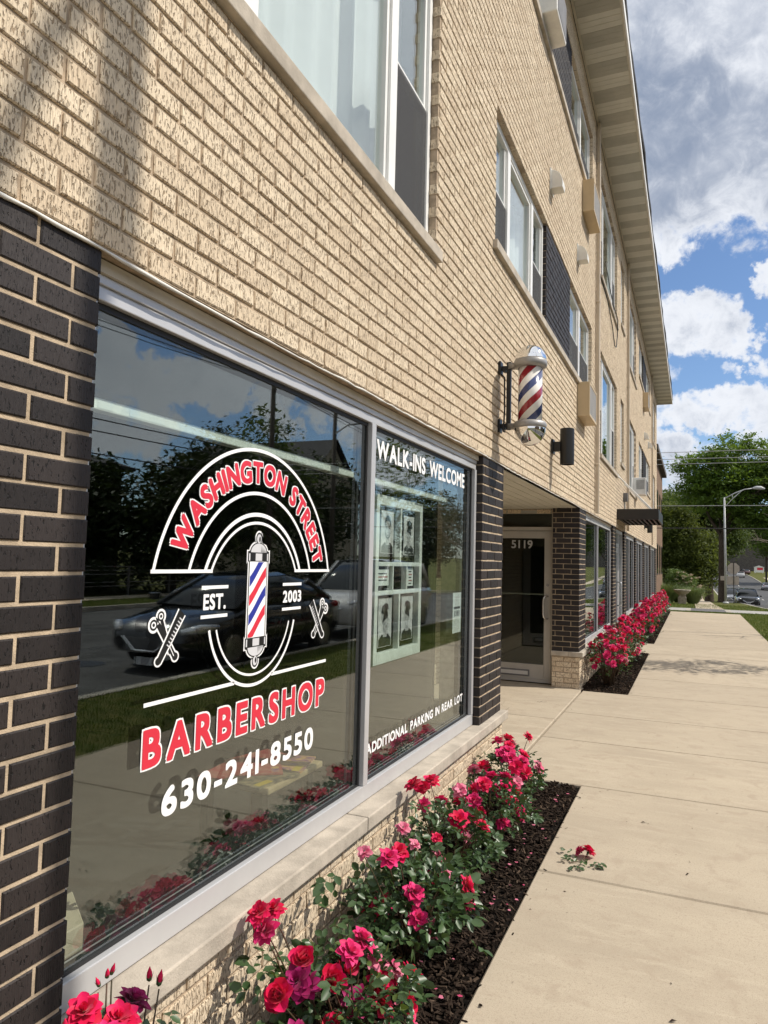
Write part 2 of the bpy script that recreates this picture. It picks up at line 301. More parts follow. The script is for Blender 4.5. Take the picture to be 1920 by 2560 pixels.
# ------------------------------------------------------------------ mesh helpers
RG = random.Random(11)
class MB:
    def __init__(s): s.v = []; s.f = []; s.m = []; s.a = []
    def add(s, vs, fs, m=0, a=0.5):
        o = len(s.v); s.v.extend(vs)
        for f in fs: s.f.append(tuple(i + o for i in f)); s.m.append(m); s.a.append(a)
    def box(s, x0, x1, y0, y1, z0, z1, m=0):
        v = [(x, y, z) for x in (x0, x1) for y in (y0, y1) for z in (z0, z1)]
        s.add(v, [(0, 1, 3, 2), (4, 6, 7, 5), (0, 4, 5, 1), (2, 3, 7, 6), (0, 2, 6, 4), (1, 5, 7, 3)], m)
    def quad(s, a, b, c, d, m=0): s.add([a, b, c, d], [(0, 1, 2, 3)], m)
    def poly(s, pts, m=0): s.add(list(pts), [tuple(range(len(pts)))], m)
    def prism(s, pts, axis, lo, hi, m=0):
        """polygon given as (u,v) in the two other axes, extruded along axis"""
        def P(u, v, w): return {'x': (w, u, v), 'y': (u, w, v), 'z': (u, v, w)}[axis]
        n = len(pts)
        s.add([P(u, v, lo) for u, v in pts] + [P(u, v, hi) for u, v in pts],
              [tuple(range(n))[::-1], tuple(range(n, 2 * n))] + [(i, (i + 1) % n, n + (i + 1) % n, n + i) for i in range(n)], m)
    def tube(s, pts, r, n=8, m=0, cap=True):
        pts = [Vector(p) for p in pts]; k = len(pts); rs = r if hasattr(r, '__len__') else [r] * k
        vs = []; prev = None
        for i, p in enumerate(pts):
            d = (pts[min(i + 1, k - 1)] - pts[max(i - 1, 0)]).normalized()
            if prev is None: a = d.cross(Vector((0, 0, 1)) if abs(d.z) < .9 else Vector((1, 0, 0))).normalized()
            else: a = (prev - d * prev.dot(d)).normalized()
            prev = a; b2 = d.cross(a)
            vs += [tuple(p + (a * math.cos(2 * math.pi * j / n) + b2 * math.sin(2 * math.pi * j / n)) * rs[i]) for j in range(n)]
        fs = [(i * n + j, i * n + (j + 1) % n, (i + 1) * n + (j + 1) % n, (i + 1) * n + j) for i in range(k - 1) for j in range(n)]
        if cap: fs += [tuple(range(n))[::-1], tuple(range((k - 1) * n, k * n))]
        s.add(vs, fs, m)
    def lathe(s, prof, n=24, o=(0, 0, 0), m=0):
        vs = [(o[0] + r * math.cos(2 * math.pi * j / n), o[1] + r * math.sin(2 * math.pi * j / n), o[2] + z) for r, z in prof for j in range(n)]
        k = len(prof)
        fs = [(i * n + j, i * n + (j + 1) % n, (i + 1) * n + (j + 1) % n, (i + 1) * n + j) for i in range(k - 1) for j in range(n)]
        s.add(vs, fs + [tuple(range(n))[::-1], tuple(range((k - 1) * n, k * n))], m)
    def build(s, name, mats, parent=None, smooth=False, attr=False, bevel=0, off=None):
        mats = [mats] if isinstance(mats, str) else mats
        o3 = off if off is not None else (tuple(parent_origin(parent)) if parent else (0, 0, 0))
        me = bpy.data.meshes.new(name)
        me.from_pydata([(v[0] - o3[0], v[1] - o3[1], v[2] - o3[2]) for v in s.v], [], s.f)
        for mm in mats: me.materials.append(MATS[mm])
        if len(mats) > 1: me.polygons.foreach_set('material_index', s.m)
        me.polygons.foreach_set('use_smooth', [bool(smooth)] * len(s.f))
        if attr:
            at = me.attributes.new('rnd', 'FLOAT', 'FACE'); at.data.foreach_set('value', s.a)
        me.update()
        o = bpy.data.objects.new(name, me); COL.objects.link(o)
        if parent: o.parent = parent
        if bevel:
            bv = o.modifiers.new('bevel', 'BEVEL'); bv.width = bevel; bv.segments = 2; bv.limit_method = 'ANGLE'
        return o
def parent_origin(o):
    p = Vector((0, 0, 0))
    while o is not None: p += o.location; o = o.parent
    return p
def tag(o, label=None, cat=None, group=None, kind=None):
    if label: o['label'] = label
    if cat: o['category'] = cat
    if group: o['group'] = group
    if kind: o['kind'] = kind
    return o
def thing(name, loc, label, cat, group=None):
    o = bpy.data.objects.new(name, None); COL.objects.link(o); o.location = loc; o.empty_display_size = .1
    return tag(o, label, cat, group)
def copy_tree(o, parent=None):
    c = o.copy(); COL.objects.link(c); c.parent = parent
    for ch in [x for x in o.children]: copy_tree(ch, c)
    return c
def np_mesh(name, V, F, mats, parent=None, mi=None, rnd=None, off=(0, 0, 0), smooth=False):
    """V (n,3) float array, F (k,4) int array of quads (or (k,3))"""
    me = bpy.data.meshes.new(name); k, w = F.shape
    me.vertices.add(len(V)); me.vertices.foreach_set('co', (np.asarray(V, float) - np.array(off)).ravel())
    me.loops.add(k * w); me.loops.foreach_set('vertex_index', F.astype(np.int32).ravel())
    me.polygons.add(k); me.polygons.foreach_set('loop_start', np.arange(0, k * w, w, dtype=np.int32))
    try: me.polygons.foreach_set('loop_total', np.full(k, w, dtype=np.int32))
    except Exception: pass
    for mm in ([mats] if isinstance(mats, str) else mats): me.materials.append(MATS[mm])
    if mi is not None: me.polygons.foreach_set('material_index', np.asarray(mi, np.int32))
    me.polygons.foreach_set('use_smooth', np.full(k, bool(smooth)))
    if rnd is not None:
        at = me.attributes.new('rnd', 'FLOAT', 'FACE'); at.data.foreach_set('value', np.asarray(rnd, np.float32))
    me.update(calc_edges=True); me.validate()
    o = bpy.data.objects.new(name, me); COL.objects.link(o)
    if parent: o.parent = parent
    return o
# ------------------------------------------------------------------ brick work
CH = 0.06775; Z0 = 2.363; JT = 0.010; BM = 0.2032
class Bricks:
    """collects brick fronts (chamfered blocks) on planes: origin O, unit U along the wall, outward normal N"""
    def __init__(s): s.V = []; s.F = []; s.R = []; s.MI = []; s.n = 0
    def rect(s, O, U, N, rects, depth, mi=0, ch=.0035, jit=.0012, seed=1):
        rects = np.array(rects, float)
        if not len(rects): return
        rs = np.random.RandomState(seed); k = len(rects)
        e = rs.uniform(-jit, jit, (k, 4)); u0 = rects[:, 0] + e[:, 0]; u1 = rects[:, 1] + e[:, 1]; v0 = rects[:, 2] + e[:, 2]; v1 = rects[:, 3] + e[:, 3]
        out = rs.uniform(-jit, jit, k) * 1.2
        def ring(c, w):
            return np.stack([np.stack([u0 + c, v0 + c, out + w], 1), np.stack([u1 - c, v0 + c, out + w], 1), np.stack([u1 - c, v1 - c, out + w], 1), np.stack([u0 + c, v1 - c, out + w], 1)], 1)
        P = np.concatenate([ring(ch, 0), ring(0, -ch), ring(0, -depth)], 1)      # k,12,3
        O = np.array(O); U = np.array(U); N = np.array(N)
        W = O + P[..., :1] * U + P[..., 1:2] * np.array([0, 0, 1.0]) + P[..., 2:] * N
        fl = [(0, 1, 2, 3)] + [(a + i, a + 4 + i, a + 4 + (i + 1) % 4, a + (i + 1) % 4) for a in (0, 4) for i in range(4)]
        if np.dot(np.cross(U, (0, 0, 1)), N) < 0: fl = [f[::-1] for f in fl]
        F = (np.array(fl)[None] + (np.arange(k) * 12)[:, None, None] + s.n).reshape(-1, 4)
        s.V.append(W.reshape(-1, 3)); s.F.append(F); s.R.append(np.repeat(rs.rand(k), 9)); s.MI.append(np.full(k * 9, mi)); s.n += k * 12
    def box(s, x0, x1, y0, y1, z0, z1, mi):
        v = np.array([(x, y, z) for x in (x0, x1) for y in (y0, y1) for z in (z0, z1)], float)
        f = np.array([(0, 1, 3, 2), (4, 6, 7, 5), (0, 4, 5, 1), (2, 3, 7, 6), (0, 2, 6, 4), (1, 5, 7, 3)]) + s.n
        s.V.append(v); s.F.append(f); s.R.append(np.full(6, .5)); s.MI.append(np.full(6, mi)); s.n += 8
    def build(s, name, mats, parent):
        return np_mesh(name, np.concatenate(s.V), np.concatenate(s.F), mats, parent, np.concatenate(s.MI), np.concatenate(s.R))
def rows(u0, u1, v0, n, anchor, opens=(), par=0, hc=CH):
    """running bond: list of (u0,u1,v0,v1); anchor is the u of a brick end on even rows"""
    R = []
    for k in range(n):
        z = v0 + k * hc; zc = z + hc * .45
        segs = [(u0, u1)]
        for a, b, c, d in opens:
            if c <= zc <= d:
                ns = []
                for p, q in segs:
                    if b <= p or a >= q: ns.append((p, q)); continue
                    if a - p > .03: ns.append((p, a))
                    if q - b > .03: ns.append((b, q))
                segs = ns
        sh = anchor + (BM / 2 if (k + par) % 2 else 0)
        for p, q in segs:
            i = math.floor((p - sh) / BM)
            while sh + i * BM < q - .004:
                a, b = max(p, sh + i * BM + (JT if sh + i * BM > p + 1e-4 else 0)), min(q, sh + (i + 1) * BM)
                if b - a > .022: R.append((a, b, z, z + hc - JT))
                i += 1
    return R
YB0, YB1 = 0.0, 31.42
bld = thing('brick_building', (0, 0, 0), 'long three-storey tan brick building with dark brick piers and street-level shop windows', 'building')
S2, S3, HS2, HS3 = 3.379, 6.292, 3.989, 6.902
HD2, HD3 = 5.073, 7.986
BIG = [(1.40, 3.80), (11.80, 14.50), (16.95, 19.65), (27.65, 30.05)]
BAYS = [((5.12, 7.20), (8.73, 10.70)), ((20.75, 22.72), (24.25, 26.33))]
STAIR = (15.32, 16.06)
opens = []
for a, b in BIG: opens += [(a, b, S2, HD2), (a, b, S3, HD3)]
for (a, b), (c, d) in BAYS: opens += [(a, d, HS2, HD2), (a, d, HS3, HD3)]
opens += [(STAIR[0], STAIR[1], 3.72, HD2), (STAIR[0], STAIR[1], 6.63, HD3)]
W = Bricks()
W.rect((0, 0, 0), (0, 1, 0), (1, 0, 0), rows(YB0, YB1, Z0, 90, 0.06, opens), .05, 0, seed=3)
# far end return of the tan wall (faces +y) is plain brick as well
W.build('brick_wall', ['tan_brick'], bld)
# mortar backing with the same openings, jamb returns .13 deep
mb = MB()
ys = sorted({YB0, YB1} | {round(v + s, 4) for a, b, c, d in opens for v, s in ((a, -.006), (b, .006))})
zs = sorted({Z0 - .006, 8.47} | {round(v, 4) for a, b, c, d in opens for v in (c, d)})
def inopen(y, z): return any(a - .006 <= y <= b + .006 and c <= z <= d for a, b, c, d in opens)
for i in range(len(ys) - 1):
    for j in range(len(zs) - 1):
        if not inopen((ys[i] + ys[i + 1]) / 2, (zs[j] + zs[j + 1]) / 2):
            mb.quad((-.0065, ys[i], zs[j]), (-.0065, ys[i + 1], zs[j]), (-.0065, ys[i + 1], zs[j + 1]), (-.0065, ys[i], zs[j + 1]))
for a, b, c, d in opens:
    a, b = a - .006, b + .006
    mb.quad((-.0065, a, c), (-.0065, a, d), (-.16, a, d), (-.16, a, c)); mb.quad((-.0065, b, c), (-.16, b, c), (-.16, b, d), (-.0065, b, d))
    mb.quad((-.0065, a, d), (-.0065, b, d), (-.16, b, d), (-.16, a, d)); mb.quad((-.0065, a, c), (-.16, a, c), (-.16, b, c), (-.0065, b, c))
mb.quad((-.0065, YB0, Z0 - .006), (-.16, YB0, Z0 - .006), (-.16, YB1, Z0 - .006), (-.0065, YB1, Z0 - .006))
mb.build('mortar_backing', 'tan_mortar', bld)
# shell: ends, back, roof, floors, inside back walls (rooms behind the windows)
mb = MB()
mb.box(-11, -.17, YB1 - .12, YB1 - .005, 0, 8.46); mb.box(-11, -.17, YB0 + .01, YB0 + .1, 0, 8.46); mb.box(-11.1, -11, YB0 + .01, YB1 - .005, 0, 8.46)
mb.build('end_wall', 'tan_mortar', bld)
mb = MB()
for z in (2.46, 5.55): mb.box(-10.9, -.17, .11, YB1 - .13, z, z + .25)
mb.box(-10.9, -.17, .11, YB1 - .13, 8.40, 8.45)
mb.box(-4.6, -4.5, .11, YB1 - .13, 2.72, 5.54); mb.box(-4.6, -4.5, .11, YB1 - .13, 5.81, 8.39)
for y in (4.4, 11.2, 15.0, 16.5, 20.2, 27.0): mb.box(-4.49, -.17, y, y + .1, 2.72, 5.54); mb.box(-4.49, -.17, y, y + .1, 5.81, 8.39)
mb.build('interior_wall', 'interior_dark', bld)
# end return bricks (faces +y, seen only from the side)
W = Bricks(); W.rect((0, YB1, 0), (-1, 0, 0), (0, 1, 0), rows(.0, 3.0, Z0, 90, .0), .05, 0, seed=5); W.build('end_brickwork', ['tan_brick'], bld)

# piers: front (+x), left return (-y), right return (+y)
def pier(y0, y1, dl, dr, anchor, label=None, zb=.472, base=True, par=0):
    n = 28; v0 = Z0 - n * CH
    B = Bricks(); f = -.012
    B.rect((f, 0, 0), (0, 1, 0), (1, 0, 0), rows(y0, y1, v0, n, anchor, par=par), .05, 0, seed=int(y0 * 31) + 1)
    if dl > .03: B.rect((f, y0, 0), (-1, 0, 0), (0, -1, 0), rows(.0035, dl, v0, n, .0, par=par + 1), .05, 0, seed=int(y0 * 31) + 2)
    if dr > .03: B.rect((f, y1, 0), (-1, 0, 0), (0, 1, 0), rows(.0035, dr, v0, n, .0, par=par), .05, 0, seed=int(y0 * 31) + 3)
    B.box(f - max(dl, dr, .1), f - .0045, y0 + .008, y1 - .008, v0 - .02, Z0 - .001, 1)
    o = B.build('brick_pier', ['dark_brick', 'buff_mortar'], bld)
    if label: o['label'] = label
    return o
pier(.0, 1.336, .1, .12, 1.346, 'wide dark brick pier with buff mortar', par=1)
pier(4.93, 5.53, .1, .30, 4.93 + .05)
pier(9.69, 10.29, .35, .1, 10.30, par=1)
pier(14.03, 14.58, .1, .1, 14.59)
pier(16.43, 16.93, .1, .1, 16.94)
pier(19.72, 20.08, .1, .1, 20.09); pier(23.15, 23.46, .1, .1, 23.47); pier(26.63, 27.0, .1, .1, 27.01); pier(30.50, YB1, .1, .1, 30.6)
# base of tan brick below the stone sill
def base(y0, y1, x0=0.0, side=None):
    B = Bricks()
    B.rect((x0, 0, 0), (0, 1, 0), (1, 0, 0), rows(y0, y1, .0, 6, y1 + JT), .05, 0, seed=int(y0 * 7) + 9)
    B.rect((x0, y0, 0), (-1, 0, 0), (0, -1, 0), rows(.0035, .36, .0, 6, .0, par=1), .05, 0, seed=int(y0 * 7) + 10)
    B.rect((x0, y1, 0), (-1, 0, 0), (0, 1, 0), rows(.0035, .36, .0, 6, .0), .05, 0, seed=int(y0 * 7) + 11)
    B.box(x0 - .36, x0 - .008, y0 + .008, y1 - .008, -.05, .407, 1)
    B.build('base_course', ['tan_brick', 'tan_mortar'], bld)
base(.0, 5.53); base(9.69, 14.58); base(16.43, YB1)
def stone(y0, y1, x0=-.14, x1=.042, z0=.409, z1=.472, deep=None):
    m_ = MB(); m_.box(x0, x1, y0, y1, z0, z1)
    if deep: m_.box(-.37, x0 - .0004, deep[0], deep[1], z0 + .0004, z1 - .0004)
    return m_.build('stone_sill', 'limestone', bld, bevel=.006)
stone(2.961, 5.56, deep=(4.94, 5.559)); stone(9.66, 12.4, deep=(9.661, 10.28))
for a, b in ((-.02, 2.955), (12.406, 14.60), (16.41, 19.4), (19.406, 22.4), (22.406, 25.4), (25.406, 28.4), (28.406, YB1 + .02)): stone(a, b)
# wavy bead of caulk along the bottom of the tan brick
mb = MB(); rs = random.Random(4)
y = .0; pts = []
while y < YB1 + .05:
    pts.append((-.006 + rs.uniform(-.001, .002), y, Z0 - .011 + .006 * math.sin(y * 2.3) * math.sin(y * .9) + rs.uniform(-.002, .002))); y += .07
mb.tube(pts, [rs.uniform(.0025, .0058) for _ in pts], 6); mb.build('caulk_bead', 'caulk', bld, smooth=True)

# ------------------------------------------------------------------ storefront windows
GX = -.085
def storefront(y0, y1, mulls, label=None):
    fx, bx = -.058, -.135
    m_ = MB()
    zb0, zb1, zt0, zt1 = .476, .548, 2.252, 2.318
    m_.box(bx, fx, y0 + .004, y1 - .004, zb0, zb1); m_.box(bx, fx - .004, y0 + .004, y1 - .004, zt0, 2.288); m_.box(bx, fx, y0 + .004, y1 - .004, 2.292, zt1)
    m_.box(bx, fx - .008, y0 + .004, y1 - .004, 2.287, 2.293)
    for a, b in [(y0 + .004, y0 + .036)] + [(q - .024, q + .024) for q in mulls] + [(y1 - .05, y1 - .004)]:
        m_.box(bx + .002, fx + .002, a, b, zb1 + .0005, zt0 - .0005)
    o = m_.build('storefront_window', 'aluminium', bld, bevel=.003)
    if label: o['label'] = label
    eds = [y0 + .036] + [v for q in mulls for v in (q - .024, q + .024)] + [y1 - .05]
    for i in range(0, len(eds), 2):
        a, b = eds[i], eds[i + 1]
        p = MB(); p.box(GX - .022, GX, a + .002, b - .002, zb1 + .004, zt0 - .012); p.build('pane', 'shop_glass', o)
        g = MB()
        for q in ((a + .0005, b - .0005, zb1 + .0005, zb1 + .008), (a + .0005, b - .0005, zt0 - .018, zt0 - .0005), (a + .0005, a + .014, zb1 + .0085, zt0 - .0185), (b - .014, b - .0005, zb1 + .0085, zt0 - .0185)):
            g.box(GX - .03, GX + .006, *q)
        g.build('glazing_gasket', 'gasket', o)
    h = MB(); h.box(-.16, -.046, y0 + .002, y1 - .002, 2.3185, 2.3515); h.build('head_trim', 'beige_trim', o)
    return o
sw1 = storefront(1.336, 4.93, [3.133], 'two-pane shop window with white and red barbershop lettering')
storefront(10.29, 14.03, [12.06]); storefront(16.93, 19.72, [18.33]); storefront(20.08, 23.15, [21.6]); storefront(23.46, 26.63, [25.05]); storefront(27.0, 30.5, [28.75])
# shop interiors
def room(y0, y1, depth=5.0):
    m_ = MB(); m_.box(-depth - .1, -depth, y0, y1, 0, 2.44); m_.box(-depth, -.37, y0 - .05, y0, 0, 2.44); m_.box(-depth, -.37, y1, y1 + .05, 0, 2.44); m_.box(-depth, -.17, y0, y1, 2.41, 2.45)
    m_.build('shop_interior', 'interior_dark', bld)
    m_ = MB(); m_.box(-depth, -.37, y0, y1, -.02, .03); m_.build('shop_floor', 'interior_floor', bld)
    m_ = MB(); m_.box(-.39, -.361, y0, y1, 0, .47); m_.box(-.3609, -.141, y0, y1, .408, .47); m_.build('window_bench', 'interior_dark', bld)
room(.2, 4.95, 6.0); room(10.6, 14.5); room(16.5, 31.2)
m_ = MB()
m_.box(-3.6, -3.3, .9, 2.2, .03, 1.1); m_.box(-3.5, -3.2, 2.9, 4.1, .03, .95); m_.box(-5.9, -5.6, .4, 4.8, .03, 1.0)
m_.build('shop_counter', 'interior_floor', bld)

# ------------------------------------------------------------------ emblem and lettering on the glass
_tc = {}
def glyphs(s, off=0.0):
    """flat outline mesh of a string at size 1: (verts2d, faces, advance box)"""
    if (s, off) in _tc: return _tc[(s, off)]
    cu = bpy.data.curves.new('t', 'FONT'); cu.body = s; cu.size = 1.0; cu.offset = off; cu.resolution_u = 6; cu.fill_mode = 'FRONT'
    ob = bpy.data.objects.new('t', cu); COL.objects.link(ob)
    dg = bpy.context.evaluated_depsgraph_get(); ev = ob.evaluated_get(dg); me = ev.to_mesh()
    v = [(p.co.x, p.co.y) for p in me.vertices]; f = [tuple(p.vertices) for p in me.polygons]
    ev.to_mesh_clear(); bpy.data.objects.remove(ob); bpy.data.curves.remove(cu)
    _tc[(s, off)] = (v, f); return v, f
def dirs(r): return [(0, 0)] + ([(r, 0), (-r, 0), (0, r), (0, -r)] + [(r * .9 * a, r * .9 * b) for a in (-1, 1) for b in (-1, 1)] if r else [])
def put_text(m_, s, y0, y1, z0, z1, x, bold=.003, grow=0.0, mi=0, track=.10):
    """letter by letter in the box y0..y1, z0..z1 (outer size of the bold letters) on a plane facing +x; bold, grow = stroke and outline widths in metres"""
    G = [glyphs(c, 0.0) if c != ' ' else None for c in s]; W_ = [(max(p[0] for p in g[0]) - min(p[0] for p in g[0])) if g else .30 for g in G]
    az, bz = min(p[1] for g in G if g for p in g[0]), max(p[1] for g in G if g for p in g[0])
    y0, y1, z0, z1 = y0 + bold, y1 - bold, z0 + bold, z1 - bold
    tot_ = sum(W_) + track * (len(s) - 1); sx, sz = (y1 - y0) / tot_, (z1 - z0) / (bz - az); u = 0.0
    for i, g in enumerate(G):
        if g:
            ax = min(p[0] for p in g[0])
            for k, (dy, dz) in enumerate(dirs(bold + grow)):
                m_.add([(x + k * 1.2e-5 + (i % 2) * 2.2e-4, y0 + (u + p[0] - ax) * sx + dy, z0 + (p[1] - az) * sz + dz) for p in g[0]], g[1], mi)
        u += W_[i] + track
def put_text_m(m_, s, x, mat2, bold, mi=0):
    v, f = glyphs(s, 0.0); xs = [p[0] for p in v]; ax, bx, az = min(xs), max(xs), min(p[1] for p in v); cx = (ax + bx) / 2
    for k, (dy, dz) in enumerate(dirs(bold)):
        m_.add([(x + k * 1.2e-5,) + tuple(q + d for q, d in zip(mat2(p[0] - cx, p[1] - az), (dy, dz))) for p in v], f, mi)
EX = GX + .0022
EC = (2.2, 1.42)
def arc(m_, r0, r1, a0, a1, x, c=EC, n=72, mi=0):
    vs = []
    for i in range(n + 1):
        a = rad(a0 + (a1 - a0) * i / n)
        vs += [(x, c[0] + r0 * math.cos(a), c[1] + r0 * math.sin(a)), (x, c[0] + r1 * math.cos(a), c[1] + r1 * math.sin(a))]
    m_.add(vs, [(2 * i, 2 * i + 1, 2 * i + 3, 2 * i + 2) for i in range(n)], mi)
def seg(m_, p, q, w, x, mi=0):
    d = Vector((q[0] - p[0], q[1] - p[1])).normalized() * w / 2; nx, ny = -d.y, d.x
    m_.quad((x, p[0] + nx, p[1] + ny), (x, p[0] - nx, p[1] - ny), (x, q[0] - nx, q[1] - ny), (x, q[0] + nx, q[1] + ny), mi)
def py(m_, pts, x, mi=0): m_.poly([(x, a, b) for a, b in pts], mi)
L = MB(); ZB = 1.548
for r0, r1 in ((.552, .564), (.397, .409), (.320, .334), (.292, .302)):
    a = math.degrees(math.asin((ZB - EC[1]) / r1)); arc(L, r0, r1, a, 180 - a, EX)
for s in (-1, 1):
    seg(L, (EC[0] + s * .5545, ZB - .002), (EC[0] + s * .262, ZB - .002), .011, EX + .0002)
arc(L, .270, .281, 193.5, 346.5, EX); arc(L, .235, .243, 196, 344, EX)
zl = 1.166
seg(L, (1.643, zl), (2.083, zl), .012, EX); seg(L, (2.318, zl), (2.748, zl), .012, EX)
for y0, y1 in ((1.885, 2.028), (2.378, 2.520)): seg(L, (y0, 1.494), (y1, 1.494), .011, EX); seg(L, (y0, 1.400), (y1, 1.400), .011, EX)
put_text(L, 'EST.', 1.896, 2.016, 1.421, 1.473, EX, .0022, track=.12); put_text(L, '2003', 2.382, 2.520, 1.424, 1.470, EX, .0022, track=.12)
TXT = 'WASHINGTON STREET'
wd = {c: (glyphs(c, 0.0)) for c in set(TXT) if c != ' '}
wid = {c: (max(p[0] for p in v[0]) - min(p[0] for p in v[0])) for c, v in wd.items()}; wid[' '] = .24
cap = max(p[1] for p in wd['H'][0])
gap = .15; tot = sum(wid[c] for c in TXT) + gap * (len(TXT) - 1)
A0, A1 = 156.5, 19.5; RB = .443; hh = .070; pos = 0.0
for mi, gr, xx in ((0, .0088, EX), (1, .0042, EX + .0009)):
    pos = 0.0
    for c in TXT:
        wc = wid[c]; mid = pos + wc / 2; pos += wc + gap
        if c == ' ': continue
        ang = rad(A0 + (A1 - A0) * mid / tot); k = (rad(A0 - A1) * (RB + hh * .35)) / tot
        def f2(u, v, ang=ang, k=k):
            t_ = u * k; r = RB + v * hh / cap; return (EC[0] + math.cos(ang) * r + math.sin(ang) * t_, EC[1] + math.sin(ang) * r - math.cos(ang) * t_)
        put_text_m(L, c, xx + (TXT.index(c) % 2) * 2.2e-4, f2, gr, mi)
# barber pole drawing in the middle
PY = 2.204
def ell(c, ry, rz, a0=0, a1=360, n=24): return [(c[0] + ry * math.cos(rad(a0 + (a1 - a0) * i / n)), c[1] + rz * math.sin(rad(a0 + (a1 - a0) * i / n))) for i in range(n + 1)]
def pole_outline(g):
    return [(PY - .058 - g, 1.3085), (PY - .058 - g, 1.581)] + [(PY - .066 - g, 1.578 - g), (PY - .066 - g, 1.613 + g)] + ell((PY, 1.612), .054 + g, .034 + g, 170, 105, 6) + ell((PY, 1.662), .018 + g, .020 + g, 215, -35, 10) + ell((PY, 1.612), .054 + g, .034 + g, 75, 10, 6) + \
        [(PY + .066 + g, 1.613 + g), (PY + .066 + g, 1.578 - g), (PY + .058 + g, 1.581), (PY + .058 + g, 1.3085)] + [(PY + .066 + g, 1.311 + g), (PY + .066 + g, 1.276 - g)] + ell((PY, 1.277), .054 + g, .034 + g, -10, -75, 6) + ell((PY, 1.227), .018 + g, .020 + g, 35, -215, 10) + ell((PY, 1.277), .054 + g, .034 + g, -105, -170, 6) + [(PY - .066 - g, 1.276 - g), (PY - .066 - g, 1.311 + g)]
py(L, pole_outline(.008), EX + .0003, 0); py(L, pole_outline(.002), EX + .0006, 3)
x4, x5, x6 = EX + .0009, EX + .0012, EX + .0015
py(L, [(PY - .055, 1.311), (PY + .055, 1.311), (PY + .055, 1.579), (PY - .055, 1.579)], x4, 0)
for zc, mi in ((1.548, 2), (1.480, 1), (1.412, 2), (1.344, 1)):
    lo, hi, hw = zc - .058, zc + .034, .017
    bot = [(PY - .052 + .104 * i / 10, lo + .075 * (i / 10) ** 1.0 + .014 * math.sin(math.pi * (i / 10 - .5)) + .014) for i in range(11)]
    top = [(p[0], p[1] + .036) for p in bot]
    clip = lambda p: (p[0], min(max(p[1], 1.3125), 1.5775))
    for i in range(10):
        q = [clip(bot[i]), clip(bot[i + 1]), clip(top[i + 1]), clip(top[i])]
        if q[2][1] - q[1][1] > .001 or q[3][1] - q[0][1] > .001: py(L, q, x5, mi)
for zb, s in ((1.595, 1), (1.294, -1)):
    py(L, [(PY - .064, zb - .0145), (PY + .064, zb - .0145), (PY + .064, zb + .0145), (PY - .064, zb + .0145)], x4, 3)
    py(L, [(PY - .020, zb - .013), (PY + .022, zb - .013), (PY + .022, zb + .013), (PY - .020, zb + .013)], x5, 4)
    py(L, [(PY - .062, zb - .013), (PY - .054, zb - .013), (PY - .054, zb + .013), (PY - .062, zb + .013)], x5, 4); py(L, [(PY + .054, zb - .013), (PY + .062, zb - .013), (PY + .062, zb + .013), (PY + .054, zb + .013)], x5, 4)
    e1 = [(p[0], zb + s * .017 + s * (p[1])) for p in ell((PY, 0), .050, .032, 0, 180, 14)]; py(L, e1 if s > 0 else e1[::-1], x4, 4)
    for j in range(5):
        yy = PY + .014 + j * .007; py(L, [(yy, zb + s * .018), (yy + .0035, zb + s * .018), (yy + .0005, zb + s * (.043 - j * .004))], x5, 3)
    py(L, ell((PY, zb + s * .066), .0145, .0165), x4, 4); py(L, ell((PY + .004, zb + s * .064), .0055, .010), x5, 3)
# crossed scissors and comb, mirrored on the two sides
def barber_tools(cy, cz, k):
    def T(p): return (cy + k * p[0], cz + p[1])
    def pg(pts, x, mi): py(L, [T(p) for p in pts], x, mi)
    def bar(p, q, w0, w1, x, mi):
        d = Vector((q[0] - p[0], q[1] - p[1])).normalized(); n = Vector((-d.y, d.x))
        pg([(p[0] + n.x * w0, p[1] + n.y * w0), (p[0] - n.x * w0, p[1] - n.y * w0), (q[0] - n.x * w1, q[1] - n.y * w1), (q[0] + n.x * w1, q[1] + n.y * w1)], x, mi)
    for g, x, mi in ((.0055, EX, 0), (0, EX + .0004, 3)):
        bar((-.045, .035), (.036, -.070), .009 + g, .009 + g, x, mi); pg(ell((.036, -.066), .013 + g, .012 + g), x + .00005, mi)
        bar((-.030, .045), (.014, -.055), .006 + g, .006 + g, x + .0001, mi)
        bar((-.037, -.075), (.060, .065), .010 + g, .016 + g, x + .0006, mi)
        pg(ell((-.039, -.073), .012 + g, .011 + g), x + .00065, mi)
    for c, r in (((-.064, .034), .024), ((-.034, .058), .022)):
        for rr, mi, x in ((r, 0, EX + .00015), (r * .68, 3, EX + .0003), (r * .42, 0, EX + .00045), (r * .22, 3, EX + .0005)): pg(ell(c, rr, rr), x, mi)
    for i in range(9):
        f = .34 + i * .068; p = Vector((-.037 + .097 * f, -.075 + .14 * f)); n = Vector((.14, -.097)).normalized() * .015
        seg(L, T((p.x, p.y)), T((p.x + n.x, p.y + n.y)), .0042, EX + .0013, 4)
    bar((.006, -.028), (.030, -.064), .0015, .0015, EX + .0008, 0)
barber_tools(1.733, 1.357, 1); barber_tools(2.667, 1.352, -1)
L.build('shop_emblem', ['vinyl_white', 'vinyl_red', 'vinyl_blue', 'vinyl_black', 'vinyl_grey'], sw1)
L = MB(); put_text(L, 'BARBERSHOP', 1.646, 2.740, .984, 1.097, EX, .0056, .0056, 0, .25); put_text(L, 'BARBERSHOP', 1.646, 2.740, .984, 1.097, EX + .0011, .0056, 0, 1, .25)
L.build('shop_name_lettering', ['vinyl_white', 'vinyl_red'], sw1)
L = MB(); put_text(L, '630-241-8550', 1.738, 2.656, .823, .911, EX, .0042, 0, 0, .17); L.build('phone_number_lettering', ['vinyl_white'], sw1)
